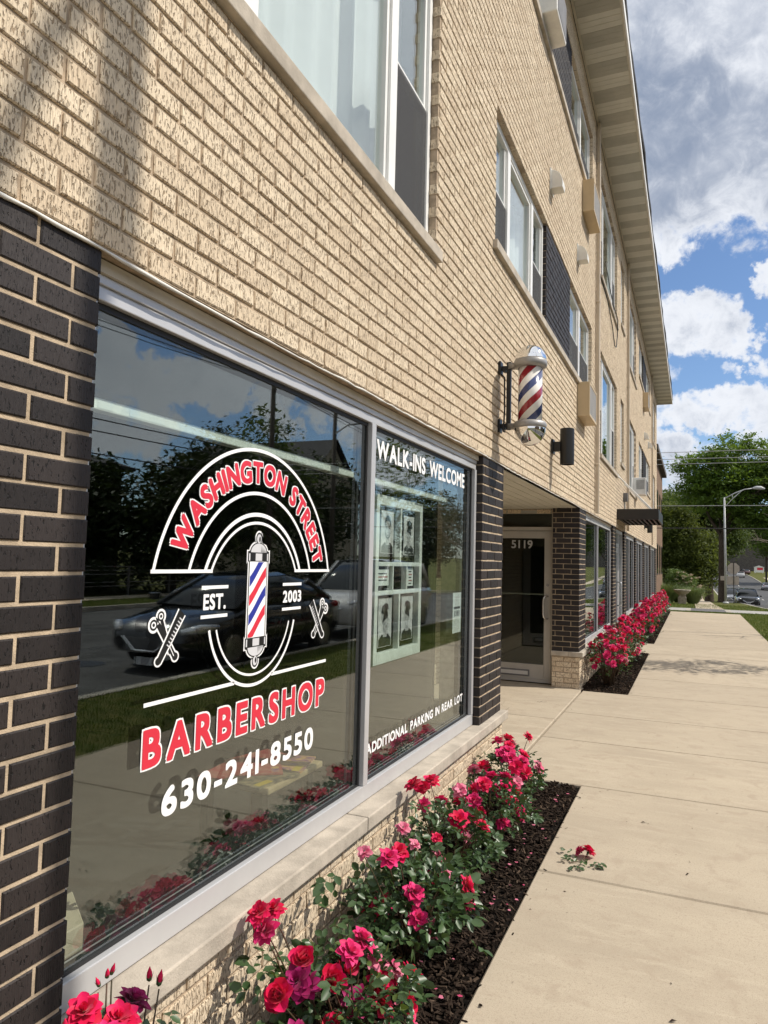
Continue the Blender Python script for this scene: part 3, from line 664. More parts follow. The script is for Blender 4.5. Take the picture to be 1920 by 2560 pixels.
L = MB(); put_text(L, 'WALK-INS WELCOME', 3.225, 4.710, 2.098, 2.196, EX, .0040, 0, 0, .14); L.build('welcome_lettering', ['vinyl_white'], sw1)
L = MB(); put_text(L, 'ADDITIONAL PARKING IN REAR LOT', 3.190, 4.750, .664, .716, EX, .0026, 0, 0, .14); L.build('parking_lettering', ['vinyl_white'], sw1)

# ------------------------------------------------------------------ entrance recess with the glass doors
mb = MB(); mb.box(-1.75, -.02, 5.535, 9.86, 2.357, 2.40)
for i in range(14): mb.box(-.16 - i * .115, -.058 - i * .115, 5.54, 9.86, 2.350, 2.3575)
mb.build('entrance_ceiling', 'soffit_vinyl', bld)
YD = 9.86
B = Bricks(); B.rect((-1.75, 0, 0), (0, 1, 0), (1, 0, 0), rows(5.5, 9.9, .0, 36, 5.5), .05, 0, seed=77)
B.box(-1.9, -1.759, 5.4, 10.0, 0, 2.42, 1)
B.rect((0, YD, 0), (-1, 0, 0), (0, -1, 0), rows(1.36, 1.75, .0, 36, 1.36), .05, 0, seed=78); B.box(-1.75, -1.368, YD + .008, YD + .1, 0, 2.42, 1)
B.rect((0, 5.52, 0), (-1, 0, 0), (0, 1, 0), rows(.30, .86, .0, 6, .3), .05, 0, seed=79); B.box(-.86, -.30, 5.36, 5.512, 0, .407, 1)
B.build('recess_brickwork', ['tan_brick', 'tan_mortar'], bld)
mb = MB(); mb.box(-.88, -.305, 5.34, 5.55, .409, .472); mb.build('stone_sill', 'limestone', bld, bevel=.006)
def frame_y(m_, x0, x1, z0, z1, y0, y1, w, wt_=None, wb=None):
    m_.box(x0, x0 + w, y0, y1, z0, z1); m_.box(x1 - w, x1, y0, y1, z0, z1)
    m_.box(x0 + w + .0005, x1 - w - .0005, y0 + .001, y1 - .001, z1 - (wt_ or w), z1 - .001); m_.box(x0 + w + .0005, x1 - w - .0005, y0 + .001, y1 - .001, z0 + .001, z0 + (wb or w))
def y_door(y, x0, x1, sgn, num=None):
    """glazed aluminium door in a plane of constant y; the outside faces sgn*y; handle stile at x1"""
    d = MB(); frame_y(d, x0, x1, .012, 2.335, y - .05, y + .05, .045)
    d.box(x0 + .046, x1 - .046, y - .049, y + .049, 2.055, 2.105)
    do = d.build('glass_door', 'aluminium_dull', bld, bevel=.003)
    yo = y + sgn * .012
    l = MB(); frame_y(l, x0 + .048, x1 - .048, .03, 2.05, yo - .022, yo + .022, .095, .10, .22); l.build('door_leaf', 'aluminium_dull', do, bevel=.003)
    g = MB(); g.box(x0 + .144, x1 - .144, yo - .004, yo + .004, .251, 1.949); g.box(x0 + .05, x1 - .05, y - .004, y + .004, 2.108, 2.287); g.build('pane', 'door_glass', do)
    h = MB(); ye = yo + sgn * .075; xh = x1 - .135
    h.tube([(xh + .045, yo + sgn * .02, 1.17), (xh + .02, ye - sgn * .01, 1.172), (xh, ye, 1.15), (xh - .008, ye, 1.11), (xh - .008, ye, .93), (xh, ye, .89), (xh + .02, ye - sgn * .01, .868), (xh + .045, yo + sgn * .02, .87)], .0125, 10)
    h.build('door_handle', 'steel_brush', do, smooth=True)
    k = MB(); k.tube([(x1 - .095, yo + sgn * .021, 1.32), (x1 - .095, yo + sgn * .034, 1.32)], .021, 14); k.tube([(x1 - .095, yo + sgn * .034, 1.32), (x1 - .095, yo + sgn * .037, 1.32)], .010, 10); k.build('door_lock', 'steel_brush', do)
    b = MB(); b.tube([(x0 + .1, yo - sgn * .04, 1.19), (x1 - .1, yo - sgn * .04, 1.19)], .012, 8); b.build('push_bar', 'steel_brush', do)
    s = MB(); s.box(x0 + .23, x1 - .33, min(yo + sgn * .0225, yo + sgn * .03), max(yo + sgn * .0225, yo + sgn * .03), .085, .175); sl = s.build('mail_slot', 'grille_grey', do, bevel=.004)
    s = MB(); s.box(x0 + .25, x1 - .35, min(yo + sgn * .0305, yo + sgn * .034), max(yo + sgn * .0305, yo + sgn * .034), .105, .155); s.build('mail_flap', 'aluminium', do, bevel=.002)
    if num:
        v, f = glyphs(num, .0); xs = [p[0] for p in v]; w = max(xs) - min(xs); hgt = max(p[1] for p in v); sc = .105 / hgt; cx = x0 + .55
        n_ = MB(); [n_.add([(cx + (p[0] - min(xs) - w / 2) * sc * .98 + dy, yo + sgn * (.0055 + k * 1e-5), 1.815 + p[1] * sc + dz) for p in v], f) for k, (dy, dz) in enumerate(dirs(.003))]; n_.build('house_number', 'number_silver', do)
    return do
y_door(YD + .02, -1.36, -.355, -1, '5119')['label'] = 'glazed entrance door numbered 5119 with a mail slot'
y_door(5.44, -1.74, -.87, 1)
g = MB(); frame_y(g, -.865, -.31, .476, 2.335, 5.40, 5.48, .045); so = g.build('side_window', 'aluminium', bld, bevel=.003)
g = MB(); g.box(-.82, -.355, 5.435, 5.45, .52, 2.29); g.build('pane', 'clear_glass', so)
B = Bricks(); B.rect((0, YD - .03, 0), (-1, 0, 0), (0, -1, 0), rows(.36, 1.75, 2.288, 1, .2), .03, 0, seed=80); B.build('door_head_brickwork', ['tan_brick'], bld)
# second street door below the canopy
d = MB(); x0, x1 = -.11, -.055
for a, b, c, e in ((14.59, 14.66, .02, 2.34), (15.62, 15.70, .02, 2.34), (16.34, 16.42, .02, 2.34), (14.665, 15.615, 2.27, 2.34), (14.665, 15.615, 1.98, 2.06), (15.705, 16.335, 2.27, 2.34), (15.705, 16.335, .05, .3)): d.box(x0, x1, a, b, c, e)
do = d.build('glass_door', 'aluminium', bld, bevel=.003); do['label'] = 'narrow street door with a tall pull handle beside a side light'
g = MB()
for a, b, c, e in ((14.667, 14.76, .03, 1.975), (15.52, 15.613, .03, 1.975), (14.762, 15.518, 1.86, 1.975), (14.762, 15.518, .03, .28)): g.box(-.10, -.066, a, b, c, e)
g.build('door_leaf', 'aluminium', do, bevel=.003)
g = MB(); g.box(-.088, -.08, 14.762, 15.518, .281, 1.859); g.box(-.088, -.08, 14.667, 15.613, 2.062, 2.268); g.box(-.088, -.08, 15.706, 16.334, .302, 2.268); g.build('pane', 'clear_glass', do)
g = MB(); g.tube([(-.066, 15.44, 1.28), (.005, 15.44, 1.27), (.01, 15.44, 1.24), (.01, 15.44, .84), (.005, 15.44, .81), (-.066, 15.44, .80)], .012, 8); g.build('door_handle', 'steel_brush', do, smooth=True)
# ------------------------------------------------------------------ upper windows, panels, sills
def upper_window(y0, y1, z0, z1, units, curtain=True, grid=False):
    """units: ('dh'|'pic', y0, y1)"""
    fx, bx = -.048, -.125; e = .0008
    m_ = MB()
    m_.box(bx, fx, y0 + .003, y0 + .045, z0 + .003, z1 - .003); m_.box(bx, fx, y1 - .045, y1 - .003, z0 + .003, z1 - .003)
    m_.box(bx, fx, y0 + .0455, y1 - .0455, z0 + .003, z0 + .05); m_.box(bx, fx, y0 + .0455, y1 - .0455, z1 - .06, z1 - .003)
    for i in range(len(units) - 1): m_.box(bx, fx + .006, units[i][2], units[i + 1][1], z0 + .0505, z1 - .0605)
    zm = z0 + (z1 - z0) * .48
    for kind, a, b in units:
        if kind == 'dh':
            for q in ((a + e, b - e, zm - .02, zm + .02),): m_.box(-.098, -.062, *q)
            for c, d in ((zm + .0205, z1 - .061), (z0 + .051, zm - .0205)): m_.box(-.098, -.066, a + e, a + .03, c, d); m_.box(-.098, -.066, b - .03, b - e, c, d)
        else:
            m_.box(-.098, -.058, a + e, a + .028, z0 + .051, z1 - .061); m_.box(-.098, -.058, b - .028, b - e, z0 + .051, z1 - .061)
            m_.box(-.098, -.058, a + .0285, b - .0285, z0 + .051, z0 + .08); m_.box(-.098, -.058, a + .0285, b - .0285, z1 - .09, z1 - .061)
        if grid:
            for q in (.33, .66): m_.box(-.096, -.07, a + .03, b - .03, z0 + (z1 - z0) * q - .008, z0 + (z1 - z0) * q + .008)
            m_.box(-.0955, -.0705, (a + b) / 2 - .008, (a + b) / 2 + .008, z0 + .06, z1 - .07)
    o = m_.build('upper_window', 'white_vinyl', bld, bevel=.003)
    g = MB()
    for kind, a, b in units:
        g.box(-.086, -.080, a + .02, b - .02, z0 + .052, z1 - .062)
        if kind == 'dh': s = MB(); s.box(-.0585, -.0575, a + .004, b - .004, z0 + .052, zm - .002); s.build('insect_screen', 'screen_mesh', o)
    g.build('pane', 'clear_glass', o)
    if curtain:
        n = max(8, int((y1 - y0) * 28)); vs = []
        for i in range(n + 1):
            y = y0 - .1 + (y1 - y0 + .2) * i / n; x = -.27 + .022 * math.sin(i * 1.15 + y) + .008 * math.sin(i * 2.7)
            vs += [(x, y, z0 - .05), (x, y, z1 + .02)]
        c = MB(); c.add(vs, [(2 * i, 2 * i + 2, 2 * i + 3, 2 * i + 1) for i in range(n)]); c.build('curtain', 'curtain', o, smooth=True)
    return o
def sill(y0, y1, z):
    m_ = MB(); m_.box(-.13, .034, y0, y1, z - .068, z + .001); m_.build('window_sill', 'limestone', bld, bevel=.005)
for i, (a, b) in enumerate(BIG):
    for z0, z1 in ((S2, HD2), (S3, HD3)):
        if i in (0, 3): u = [('dh', a + .045, a + .53), ('pic', a + .61, b - .61), ('dh', b - .525, b - .045)]
        else: u = [('dh', a + .045, a + .56), ('pic', a + .65, b - .65), ('dh', b - .56, b - .045)]
        upper_window(a, b, z0, z1, u, curtain=not (i == 2 and z0 == S2)); sill(a - .03, b + .03, z0)
for (a, b), (c, d) in BAYS:
    for z0, z1 in ((HS2, HD2), (HS3, HD3)):
        upper_window(a, b, z0, z1, [('dh', a + .045, a + .54), ('pic', a + .63, b - .60), ('dh', b - .52, b - .045)])
        upper_window(c, d, z0, z1, [('dh', c + .045, (c + d) / 2 - .045), ('dh', (c + d) / 2 + .045, d - .045)]); sill(a - .06, d + .06, z0)
        B = Bricks(); n = 16; x = -.010
        B.rect((x, 0, 0), (0, 1, 0), (1, 0, 0), rows(b + .001, c - .001, z0, n, c + .009), .03, 0, seed=int(a * 9 + z0))
        B.rect((x, b + .001, 0), (-1, 0, 0), (0, -1, 0), rows(.0035, .1, z0, n, 0), .04, 0, seed=int(a * 9 + z0) + 1)
        B.rect((x, c - .001, 0), (-1, 0, 0), (0, 1, 0), rows(.0035, .1, z0, n, 0), .04, 0, seed=int(a * 9 + z0) + 2)
        B.box(x - .12, x - .008, b + .009, c - .009, z0 + .002, z1 - .002, 1); B.build('brick_panel', ['dark_brick', 'tan_mortar'], bld)
for z0, z1 in ((3.72, HD2), (6.63, HD3)):
    upper_window(STAIR[0], STAIR[1], z0, z1, [('pic', STAIR[0] + .045, STAIR[1] - .045)], False, True); sill(STAIR[0] - .02, STAIR[1] + .02, z0)

# ------------------------------------------------------------------ eave: boarded soffit, fascia, gutter edge, roof
EY0, EY1, EXO = -1.0, 32.25, .575
mb = MB(); mv = MB(); y = EY0 + .03; i = 0
while y < EY1 - .12:
    w = .098
    (mb if (i // 3) % 2 == 0 else mv).box(.032, EXO - .022, y, y + w, 8.478, 8.490)
    y += w + (.005 if (i // 3) % 2 == 0 else .0035); i += 1
eave = mb.build('eave_soffit', 'soffit_vinyl', bld, bevel=.002); mv.build('vented_panel', 'soffit_vented', eave)
mb = MB(); mb.box(.003, .031, EY0, EY1, 8.464, 8.492); mb.box(EXO - .021, EXO - .002, EY0, EY1, 8.466, 8.492); mb.box(.003, EXO, EY0 + .001, EY1 - .001, 8.4925, 8.51); mb.build('soffit_channel', 'beige_trim', eave)
mb = MB(); mb.box(EXO - .0015, EXO + .02, EY0, EY1, 8.462, 8.60); mb.build('fascia_board', 'white_paint', bld, bevel=.003)
mb = MB(); rs = random.Random(8); n = 120; up = []; lo = []
for k in range(n + 1):
    yy = EY0 - .02 + (EY1 - EY0 + .04) * k / n; dx = .006 * math.sin(yy * 3.1) + .008 * math.sin(yy * 1.13) + rs.uniform(-.004, .004); dz = .006 * math.sin(yy * 2.2) + rs.uniform(-.003, .003)
    lo.append((EXO + .034 + dx, yy, 8.600 + dz)); up.append((EXO + .044 + dx, yy, 8.65 + dz))
inn = [(-.30, p[1], 8.78) for p in up]; low = [(EXO + .015, p[1], 8.598) for p in up]; bk = [(-6.0, p[1], 10.1) for p in up]
vs = low + lo + up + inn + bk; m1 = n + 1
mb.add(vs, [(r * m1 + k, r * m1 + k + 1, (r + 1) * m1 + k + 1, (r + 1) * m1 + k) for r in range(4) for k in range(n)])
mb.add([(-6, EY0, 10.1), (-6, EY1, 10.1), (-11.5, EY1, 8.55), (-11.5, EY0, 8.55)], [(0, 1, 2, 3)])
mb.build('roof', 'shingle', bld)
mb = MB(); mb.add([(EXO, EY1 - .002, 8.47), (-11.5, EY1 - .002, 8.47), (-6, EY1 - .002, 10.05), (.45, EY1 - .002, 8.6)], [(0, 1, 2, 3)]); mb.build('gable_end', 'beige_trim', bld)
for y in (11.15, 16.78, 27.2):
    mb = MB(); mb.box(.012, .062, y - .035, y + .035, 2.38, 8.46)
    for z in (3.1, 5.6, 7.8): mb.box(.004, .066, y - .05, y + .05, z, z + .03)
    mb.build('downspout', 'downspout_paint', bld, bevel=.008)

# ------------------------------------------------------------------ things hung on the facade
bp = thing('barber_pole', (.237, 5.30, 2.47), 'chrome-domed barber pole with red, white and blue spiral stripes on the tan brick', 'barber pole')
AX = (.237, 5.30, 0.0)
mb = MB(); mb.lathe([(.090, 2.652), (.090, 3.058)], 48, AX); mb.build('striped_cylinder', 'barber_stripe', bp, smooth=True)
mb = MB(); mb.lathe([(.0, 3.057), (.098, 3.057), (.118, 3.066), (.124, 3.085), (.122, 3.108), (.116, 3.118), (0, 3.119)], 40, AX); mb.box(.075, .20, 5.275, 5.325, 3.064, 3.104); mb.build('upper_ring', 'cast_aluminium', bp, smooth=True)
mb = MB(); mb.lathe([(0, 2.600), (.116, 2.600), (.122, 2.612), (.124, 2.632), (.112, 2.650), (.098, 2.655), (0, 2.656)], 40, AX); mb.box(.075, .20, 5.275, 5.325, 2.605, 2.645); mb.build('lower_ring', 'cast_aluminium', bp, smooth=True)
mb = MB(); mb.lathe([(.117, 3.118)] + [(.117 * math.cos(a), 3.12 + .112 * math.sin(a)) for a in [math.pi / 2 * q / 14 for q in range(14)]] + [(.002, 3.232)], 48, AX); mb.build('upper_dome', 'chrome', bp, smooth=True)
mb = MB(); mb.lathe([(.002, 2.474)] + [(.116 * math.cos(a), 2.60 - .126 * math.sin(a)) for a in [math.pi / 2 * (13 - q) / 14 for q in range(14)]] + [(.116, 2.6005)], 48, AX); mb.build('lower_dome', 'chrome', bp, smooth=True)
mb = MB(); mb.box(.060, .092, 5.284, 5.316, 2.60, 3.118); mb.build('upright_bar', 'black_metal', bp, bevel=.003)
for z in (3.075, 2.632):
    mb = MB(); mb.box(.002, .020, 5.262, 5.338, z - .05, z + .05); mb.box(.018, .062, 5.288, 5.312, z - .016, z + .016); mb.tube([(.04, 5.275, z - .02), (.04, 5.325, z - .02)], .014, 10); mb.build('wall_bracket', 'black_metal', bp, bevel=.003)
mb = MB(); mb.tube([(.015, 5.29, 3.03), (.045, 5.28, 3.0), (.048, 5.275, 2.93), (.05, 5.278, 2.75), (.046, 5.28, 2.66), (.04, 5.275, 2.62), (.045, 5.27, 2.585), (.06, 5.272, 2.58)], .006, 6); mb.build('power_cord', 'wire_black', bp, smooth=True)
def wall_light(y, label):
    t = thing('wall_light', (.155, y, 2.64), label, 'wall light', 'black cylinder lights on the facade')
    mb = MB(); mb.lathe([(.0, 2.66), (.060, 2.66), (.062, 2.635), (.072, 2.635), (.072, 3.006), (.066, 3.010), (0, 3.006)], 36, (.155, y, 0)); o = mb.build('lamp_body', 'black_metal', t)
    mb = MB(); mb.box(.001, .022, y - .055, y + .055, 2.75, 2.90); mb.box(.022, .09, y - .03, y + .03, 2.775, 2.875); mb.build('mounting_arm', 'black_metal', t, bevel=.003)
wall_light(7.55, 'black cylinder wall light beside the barber pole'); wall_light(23.2, 'small black cylinder wall light beyond the dark canopy')
def vent(y, z, label):
    t = thing('vent_hood', (0, y, z), label, 'vent hood', 'wall vent hoods')
    pr = [(.0, z + .20)] + [(.13 * math.sin(a), z + .045 + .155 * math.cos(a)) for a in [math.pi / 2 * q / 10 for q in range(11)]] + [(.13, z), (.0, z)]
    mb = MB(); mb.prism(pr, 'y', y - .075, y + .075); mb.build('hood', 'plastic_white', t, bevel=.003)
    mb = MB(); mb.box(.001, .012, y - .095, y + .095, z - .02, z + .22); mb.build('flange', 'plastic_white', t, bevel=.002)
vent(7.36, 5.49, 'nearest white quarter-round vent hood, high above the barber pole'); vent(9.27, 5.49, 'white vent hood above the upper dark brick panel of the second floor')
vent(23.2, 5.50, 'distant vent hood, nearer of the two far along the upper facade'); vent(25.1, 5.52, 'distant vent hood, farther of the two far along the upper facade')
def ac_sleeve(y0, z0, label, w=.72, h=.44):
    t = thing('air_conditioner_sleeve', (0, y0 + w / 2, z0), label, 'air conditioner', 'tan wall air conditioner boxes'); d = .155
    mb = MB(); mb.box(.001, d - .012, y0, y0 + w, z0, z0 + h); mb.build('casing', 'tan_metal', t, bevel=.004)
    mb = MB()
    for q in ((y0, y0 + .03, z0, z0 + h), (y0 + w - .03, y0 + w, z0, z0 + h), (y0 + .0305, y0 + w - .0305, z0, z0 + .03), (y0 + .0305, y0 + w - .0305, z0 + h - .03, z0 + h)): mb.box(d - .0115, d, *q)
    mb.build('front_frame', 'tan_metal', t, bevel=.003)
    mb = MB()
    for k in range(14): mb.box(d - .0114, d - .004, y0 + .032, y0 + w - .032, z0 + .036 + k * .0265, z0 + .052 + k * .0265)
    mb.build('louvre_grille', 'aluminium_dull', t)
ac_sleeve(9.30, 3.495, 'tan air conditioner box under the long second-floor sill near the black wall light')
ac_sleeve(9.62, 6.335, 'tan air conditioner box under the third-floor sill, nearest below the eave')
ac_sleeve(22.4, 6.335, 'small distant tan air conditioner box under the third-floor sill near the building end')
def ac_unit(y0, z0, label, w=.5, h=.42, d=.19):
    t = thing('window_air_conditioner', (0, y0 + w / 2, z0), label, 'air conditioner')
    mb = MB(); mb.box(-.10, d, y0, y0 + w, z0, z0 + h); mb.build('casing', 'white_paint', t, bevel=.012)
    mb = MB(); mb.box(d - .001, d + .004, y0 + .025, y0 + w - .025, z0 + .03, z0 + h - .03); mb.build('rear_coil', 'grille_grey', t)
    mb = MB()
    for k in range(12): mb.box(.045, d - .03, y0 - .003, y0 + .002, z0 + .14 + k * .02, z0 + .149 + k * .02)
    mb.build('side_louvres', 'grille_grey', t)
ac_unit(6.66, 6.93, 'white window air conditioner at the top of the frame under the eave', .54, .42, .17)
ac_unit(19.12, 3.415, 'white window air conditioner on a distant second-floor sill past the canopy', .55, .43, .27)
cn = thing('entrance_canopy', (.38, 15.5, 2.5), 'dark flat metal canopy with slatted underside over the second door', 'canopy')
mb = MB(); mb.box(.004, .76, 14.55, 14.58, 2.50, 2.705); mb.box(.73, .76, 14.581, 16.55, 2.50, 2.705); mb.box(.004, .7295, 16.52, 16.55, 2.50, 2.705); mb.box(.004, .729, 14.581, 16.519, 2.69, 2.70); mb.build('canopy_frame', 'bronze_metal', cn, bevel=.003)
mb = MB()
for k in range(8): mb.box(.03 + k * .087, .065 + k * .087, 14.59, 16.51, 2.505, 2.60)
mb.build('canopy_slats', 'bronze_metal', cn)
for y in (14.85, 16.25):
    mb = MB(); mb.tube([(.0, y, 3.38), (.64, y, 2.70)], .012, 8); mb.tube([(.0, y, 3.38), (.012, y, 3.38)], .045, 12); mb.build('tie_rod', 'white_paint', cn)
jb = thing('junction_box', (.05, 15.98, 3.0), 'small grey junction box with conduit above the canopy', 'electrical box')
mb = MB(); mb.box(.002, .09, 15.93, 16.05, 2.97, 3.15); mb.build('box_body', 'grille_grey', jb, bevel=.006)
mb = MB(); mb.tube([(.03, 15.99, 2.97), (.03, 15.99, 2.71)], .014, 8); mb.build('conduit', 'galvanised', jb)
cb = MB(); cb.tube([(-.03, 12.75, 6.9), (.03, 12.9, 6.45), (.045, 13.4, 6.3), (.05, 13.8, 6.31), (.05, 14.1, 6.29), (.03, 14.25, 6.05), (.02, 14.15, 5.78), (.02, 13.85, 5.72), (.02, 13.4, 5.95), (.02, 12.6, 6.15), (.02, 11.3, 6.2)], .009, 6)
tag(cb.build('hanging_cable', 'wire_black', smooth=True), 'thin black cable looping over the third-floor window sill', 'cable')

# ------------------------------------------------------------------ behind the shop glass
pf = thing('sash_photo_display', (-.25, 4.08, 1.0), 'old white sash with barber portraits hung inside the right-hand shop pane', 'display frame')
PX = -.215; ya, yb, za, zb_ = 3.545, 4.265, 1.03, 1.955
mb = MB()
def bars(m_, rects, x0, x1):
    for r in rects: m_.box(x0, x1, *r)
zr1, zr2 = 1.415, 1.575; ym = (ya + yb) / 2
bars(mb, [(ya, ya + .045, za, zb_), (yb - .045, yb, za, zb_), (ya + .0452, yb - .0452, za, za + .06), (ya + .0452, yb - .0452, zb_ - .055, zb_), (ya + .0452, yb - .0452, zr1 - .012, zr1 + .012), (ya + .0452, yb - .0452, zr2 - .012, zr2 + .012),
     (ym - .011, ym + .011, za + .0602, zr1 - .0122), (ym - .011, ym + .011, zr2 + .0122, zb_ - .0552), (ya + .245, ya + .262, zr1 + .0122, zr2 - .0122), (ya + .46, ya + .477, zr1 + .0122, zr2 - .0122)], PX - .035, PX)
mb.build('sash_frame', 'sash_white', pf, bevel=.003)
def portrait(y0, y1, z0, z1, face, prof, dark_bg=False):
    """generic grey portrait print: sheet, shoulders, neck, face, hair"""
    m_ = MB(); x = PX - .02; w, h = y1 - y0, z1 - z0
    def P(u, v): return (y0 + u * w, z0 + v * h)
    m_.box(x - .002, x, y0, y1, z0, z1, 0)
    def pg(pts, k, mi): m_.poly([(x + .0006 * k, *P(*p)) for p in pts], mi)
    s = 1 if prof >= 0 else -1
    pg([(.03, .01), (.97, .01), (.95, .16), (.72, .26), (.5, .22), (.28, .26), (.05, .16)], 1, 1)
    pg([(.36, .2), (.64, .2), (.62, .42), (.38, .42)], 2, 2)
    if prof == 0:
        pg([(.5 + .235 * math.cos(a) * (1 if math.sin(a) > -.2 else .9), .56 + .225 * math.sin(a)) for a in [2 * math.pi * i / 24 for i in range(24)]], 3, 2)
    else:
        pf_ = [(.5 - s * .22, .74), (.5 - s * .24, .6), (.5 - s * .12, .42), (.5 + s * .02, .33), (.5 + s * .17, .335), (.5 + s * .2, .40), (.5 + s * .19, .45), (.5 + s * .22, .48), (.5 + s * .195, .51), (.5 + s * .29, .55), (.5 + s * .21, .63), (.5 + s * .22, .70), (.5 + s * .18, .78), (.5, .80)]
        pg(pf_ if s > 0 else pf_[::-1], 3, 2)
    hair = [(.24, .62), (.255, .72), (.30, .80), (.40, .885), (.55, .90), (.68, .86), (.76, .76), (.765, .62), (.73, .68), (.68, .745), (.5, .765), (.33, .745), (.27, .68)]
    if prof: hair = [(.5 + s * (p - .5) * -1 - s * .04, q) for p, q in hair[:1]] + [(.5 - s * .30, .70), (.5 - s * .24, .84), (.5, .90), (.5 + s * .2, .87), (.5 + s * .23, .76), (.5 + s * .05, .76), (.5 - s * .06, .68), (.5 - s * .10, .56), (.5 - s * .2, .5)]
    pg(hair, 4, 1)
    if prof == 0:
        for e_ in (-1, 1):
            pg([(.5 + e_ * .05, .60), (.5 + e_ * .16, .605), (.5 + e_ * .15, .585), (.5 + e_ * .06, .58)], 4, 1); pg([(.5 + e_ * .045, .64), (.5 + e_ * .18, .645), (.5 + e_ * .18, .63), (.5 + e_ * .05, .622)], 4, 1)
        pg([(.47, .50), (.53, .50), (.52, .485), (.48, .485)], 4, 1); pg([(.42, .435), (.58, .435), (.55, .415), (.45, .415)], 4, 1)
        pg([(.34, .46), (.30, .52), (.285, .47), (.37, .365), (.5, .335), (.63, .365), (.715, .47), (.70, .52), (.66, .46), (.6, .40), (.5, .385), (.4, .40)], 4, 1)
    else:
        pg([(.5 + s * .09, .60), (.5 + s * .18, .605), (.5 + s * .17, .585), (.5 + s * .10, .582)], 4, 1); pg([(.5 + s * .06, .645), (.5 + s * .19, .65), (.5 + s * .19, .633)], 4, 1); pg([(.5 + s * .10, .46), (.5 + s * .2, .465), (.5 + s * .19, .452)], 4, 1)
    o = m_.build('photo_print', ['photo_grey', 'photo_dark', 'photo_skin'], pf)
    return o
portrait(3.655, 3.835, 1.635, 1.875, 0, 0)['label'] = 'black and white print of a bearded man facing forward'
portrait(3.995, 4.165, 1.630, 1.865, 0, -1)['label'] = 'black and white print of a man in a dark top turned left'
portrait(3.645, 3.835, 1.115, 1.385, 0, 1)['label'] = 'black and white print of a young man turned right'
portrait(3.985, 4.170, 1.125, 1.385, 0, -1)['label'] = 'black and white print of a man in profile facing left'
for (y0, y1, z0, z1), lines in (((3.605, 3.775, 1.455, 1.545), 3), ((4.065, 4.16, 1.445, 1.555), 5)):
    m_ = MB(); m_.box(PX - .02, PX - .018, y0, y1, z0, z1, 0)
    for k in range(lines): m_.quad((PX - .0174, y0 + .02, z1 - .02 - k * .018), (PX - .0174, y1 - .03 + .01 * (k % 2), z1 - .02 - k * .018), (PX - .0174, y1 - .03 + .01 * (k % 2), z1 - .027 - k * .018), (PX - .0174, y0 + .02, z1 - .027 - k * .018), 1 + k % 2)
    m_.build('small_card', ['paper', 'photo_dark', 'mag_red'], pf)
nt = MB(); nx = GX - .0235
nt.box(nx - .001, nx, 4.585, 4.765, 1.125, 1.392, 0)
for k, (a, b, h_, mi) in enumerate([(.03, .15, .010, 2), (.045, .135, .006, 2), (.05, .13, .006, 2), (.02, .16, .016, 1)]): nt.box(nx, nx + .0006, 4.585 + a, 4.585 + b, 1.365 - k * .022 - h_, 1.365 - k * .022, mi)
for k in range(4): nt.box(nx, nx + .0006, 4.62 + k * .032, 4.636 + k * .032, 1.235, 1.272, 1)
for k in range(7): nt.box(nx, nx + .0006, 4.61, 4.70 + .04 * ((k * 7) % 3) / 2, 1.215 - k * .0125 - .004, 1.215 - k * .0125, 2)
tag(nt.build('paper_notice', ['paper', 'photo_dark', 'photo_grey']), 'pale printed notice taped inside the shop glass beside the dark pier', 'notice')
def rail(y0, y1, label):
    t = thing('blind_headrail', (-.26, (y0 + y1) / 2, 2.02), label, 'blind', 'blind headrails')
    m_ = MB(); m_.box(-.285, -.24, y0, y1, 2.012, 2.047); m_.build('rail', 'sash_white', t, bevel=.004)
    m_ = MB()
    for a, w in ((.12, .06), (.25, .16), (1.1, .05), (1.25, .10), (1.4, .12)):
        if y0 + a + w < y1: m_.box(-.2395, -.239, y0 + a, y0 + a + w, 2.018, 2.040)
    m_.build('warning_label', 'paper', t)
rail(1.45, 3.30, 'white blind headrail with warning labels behind the emblem pane'); rail(3.38, 4.85, 'white blind headrail behind the walk-ins welcome pane')
tb = thing('magazine_table', (-.54, 2.92, .03), 'low cream-topped table with magazines just inside the shop window', 'table')
mb = MB(); mb.box(-.68, -.30, 2.68, 3.17, .590, .620); mb.build('table_top', 'table_wood', tb, bevel=.008)
for x in (-.64, -.36):
    for y in (2.72, 3.12): mb = MB(); mb.box(x - .02, x + .02, y - .02, y + .02, .03, .584); mb.build('leg', 'black_metal', tb)
def magazine(x, y, a, mt, mt2, lab, dz=0.0):
    c, s = math.cos(a), math.sin(a); m_ = MB(); w, h = .105, .14
    def Q(u, v, z): return (x + u * c - v * s, y + u * s + v * c, z)
    z = .6205 + dz
    cs = [Q(-w, -h, z), Q(w, -h, z), Q(w, h, z), Q(-w, h, z)]; ct = [(p[0], p[1], z + .007) for p in cs]
    m_.add(cs + ct, [(3, 2, 1, 0), (4, 5, 6, 7), (0, 1, 5, 4), (1, 2, 6, 5), (2, 3, 7, 6), (3, 0, 4, 7)], 0)
    m_.add([Q(.055, -.12, z + .0074), Q(.09, -.12, z + .0074), Q(.09, -.03, z + .0074), Q(.055, -.03, z + .0074)], [(0, 1, 2, 3)], 1)
    tag(m_.build('magazine', [mt, mt2]), lab, 'magazine', 'magazines on the window table')
magazine(-.42, 3.03, .25, 'mag_purple', 'mag_yellow', 'purple magazine lying near the right corner of the window table'); magazine(-.41, 2.80, -.15, 'mag_dark', 'mag_yellow', 'dark magazine with a yellow block at the front of the table')
magazine(-.57, 2.82, .1, 'mag_red', 'photo_dark', 'red magazine at the back left of the window table'); magazine(-.57, 3.04, -.25, 'mag_red', 'paper', 'red and white magazine at the far back corner of the table')
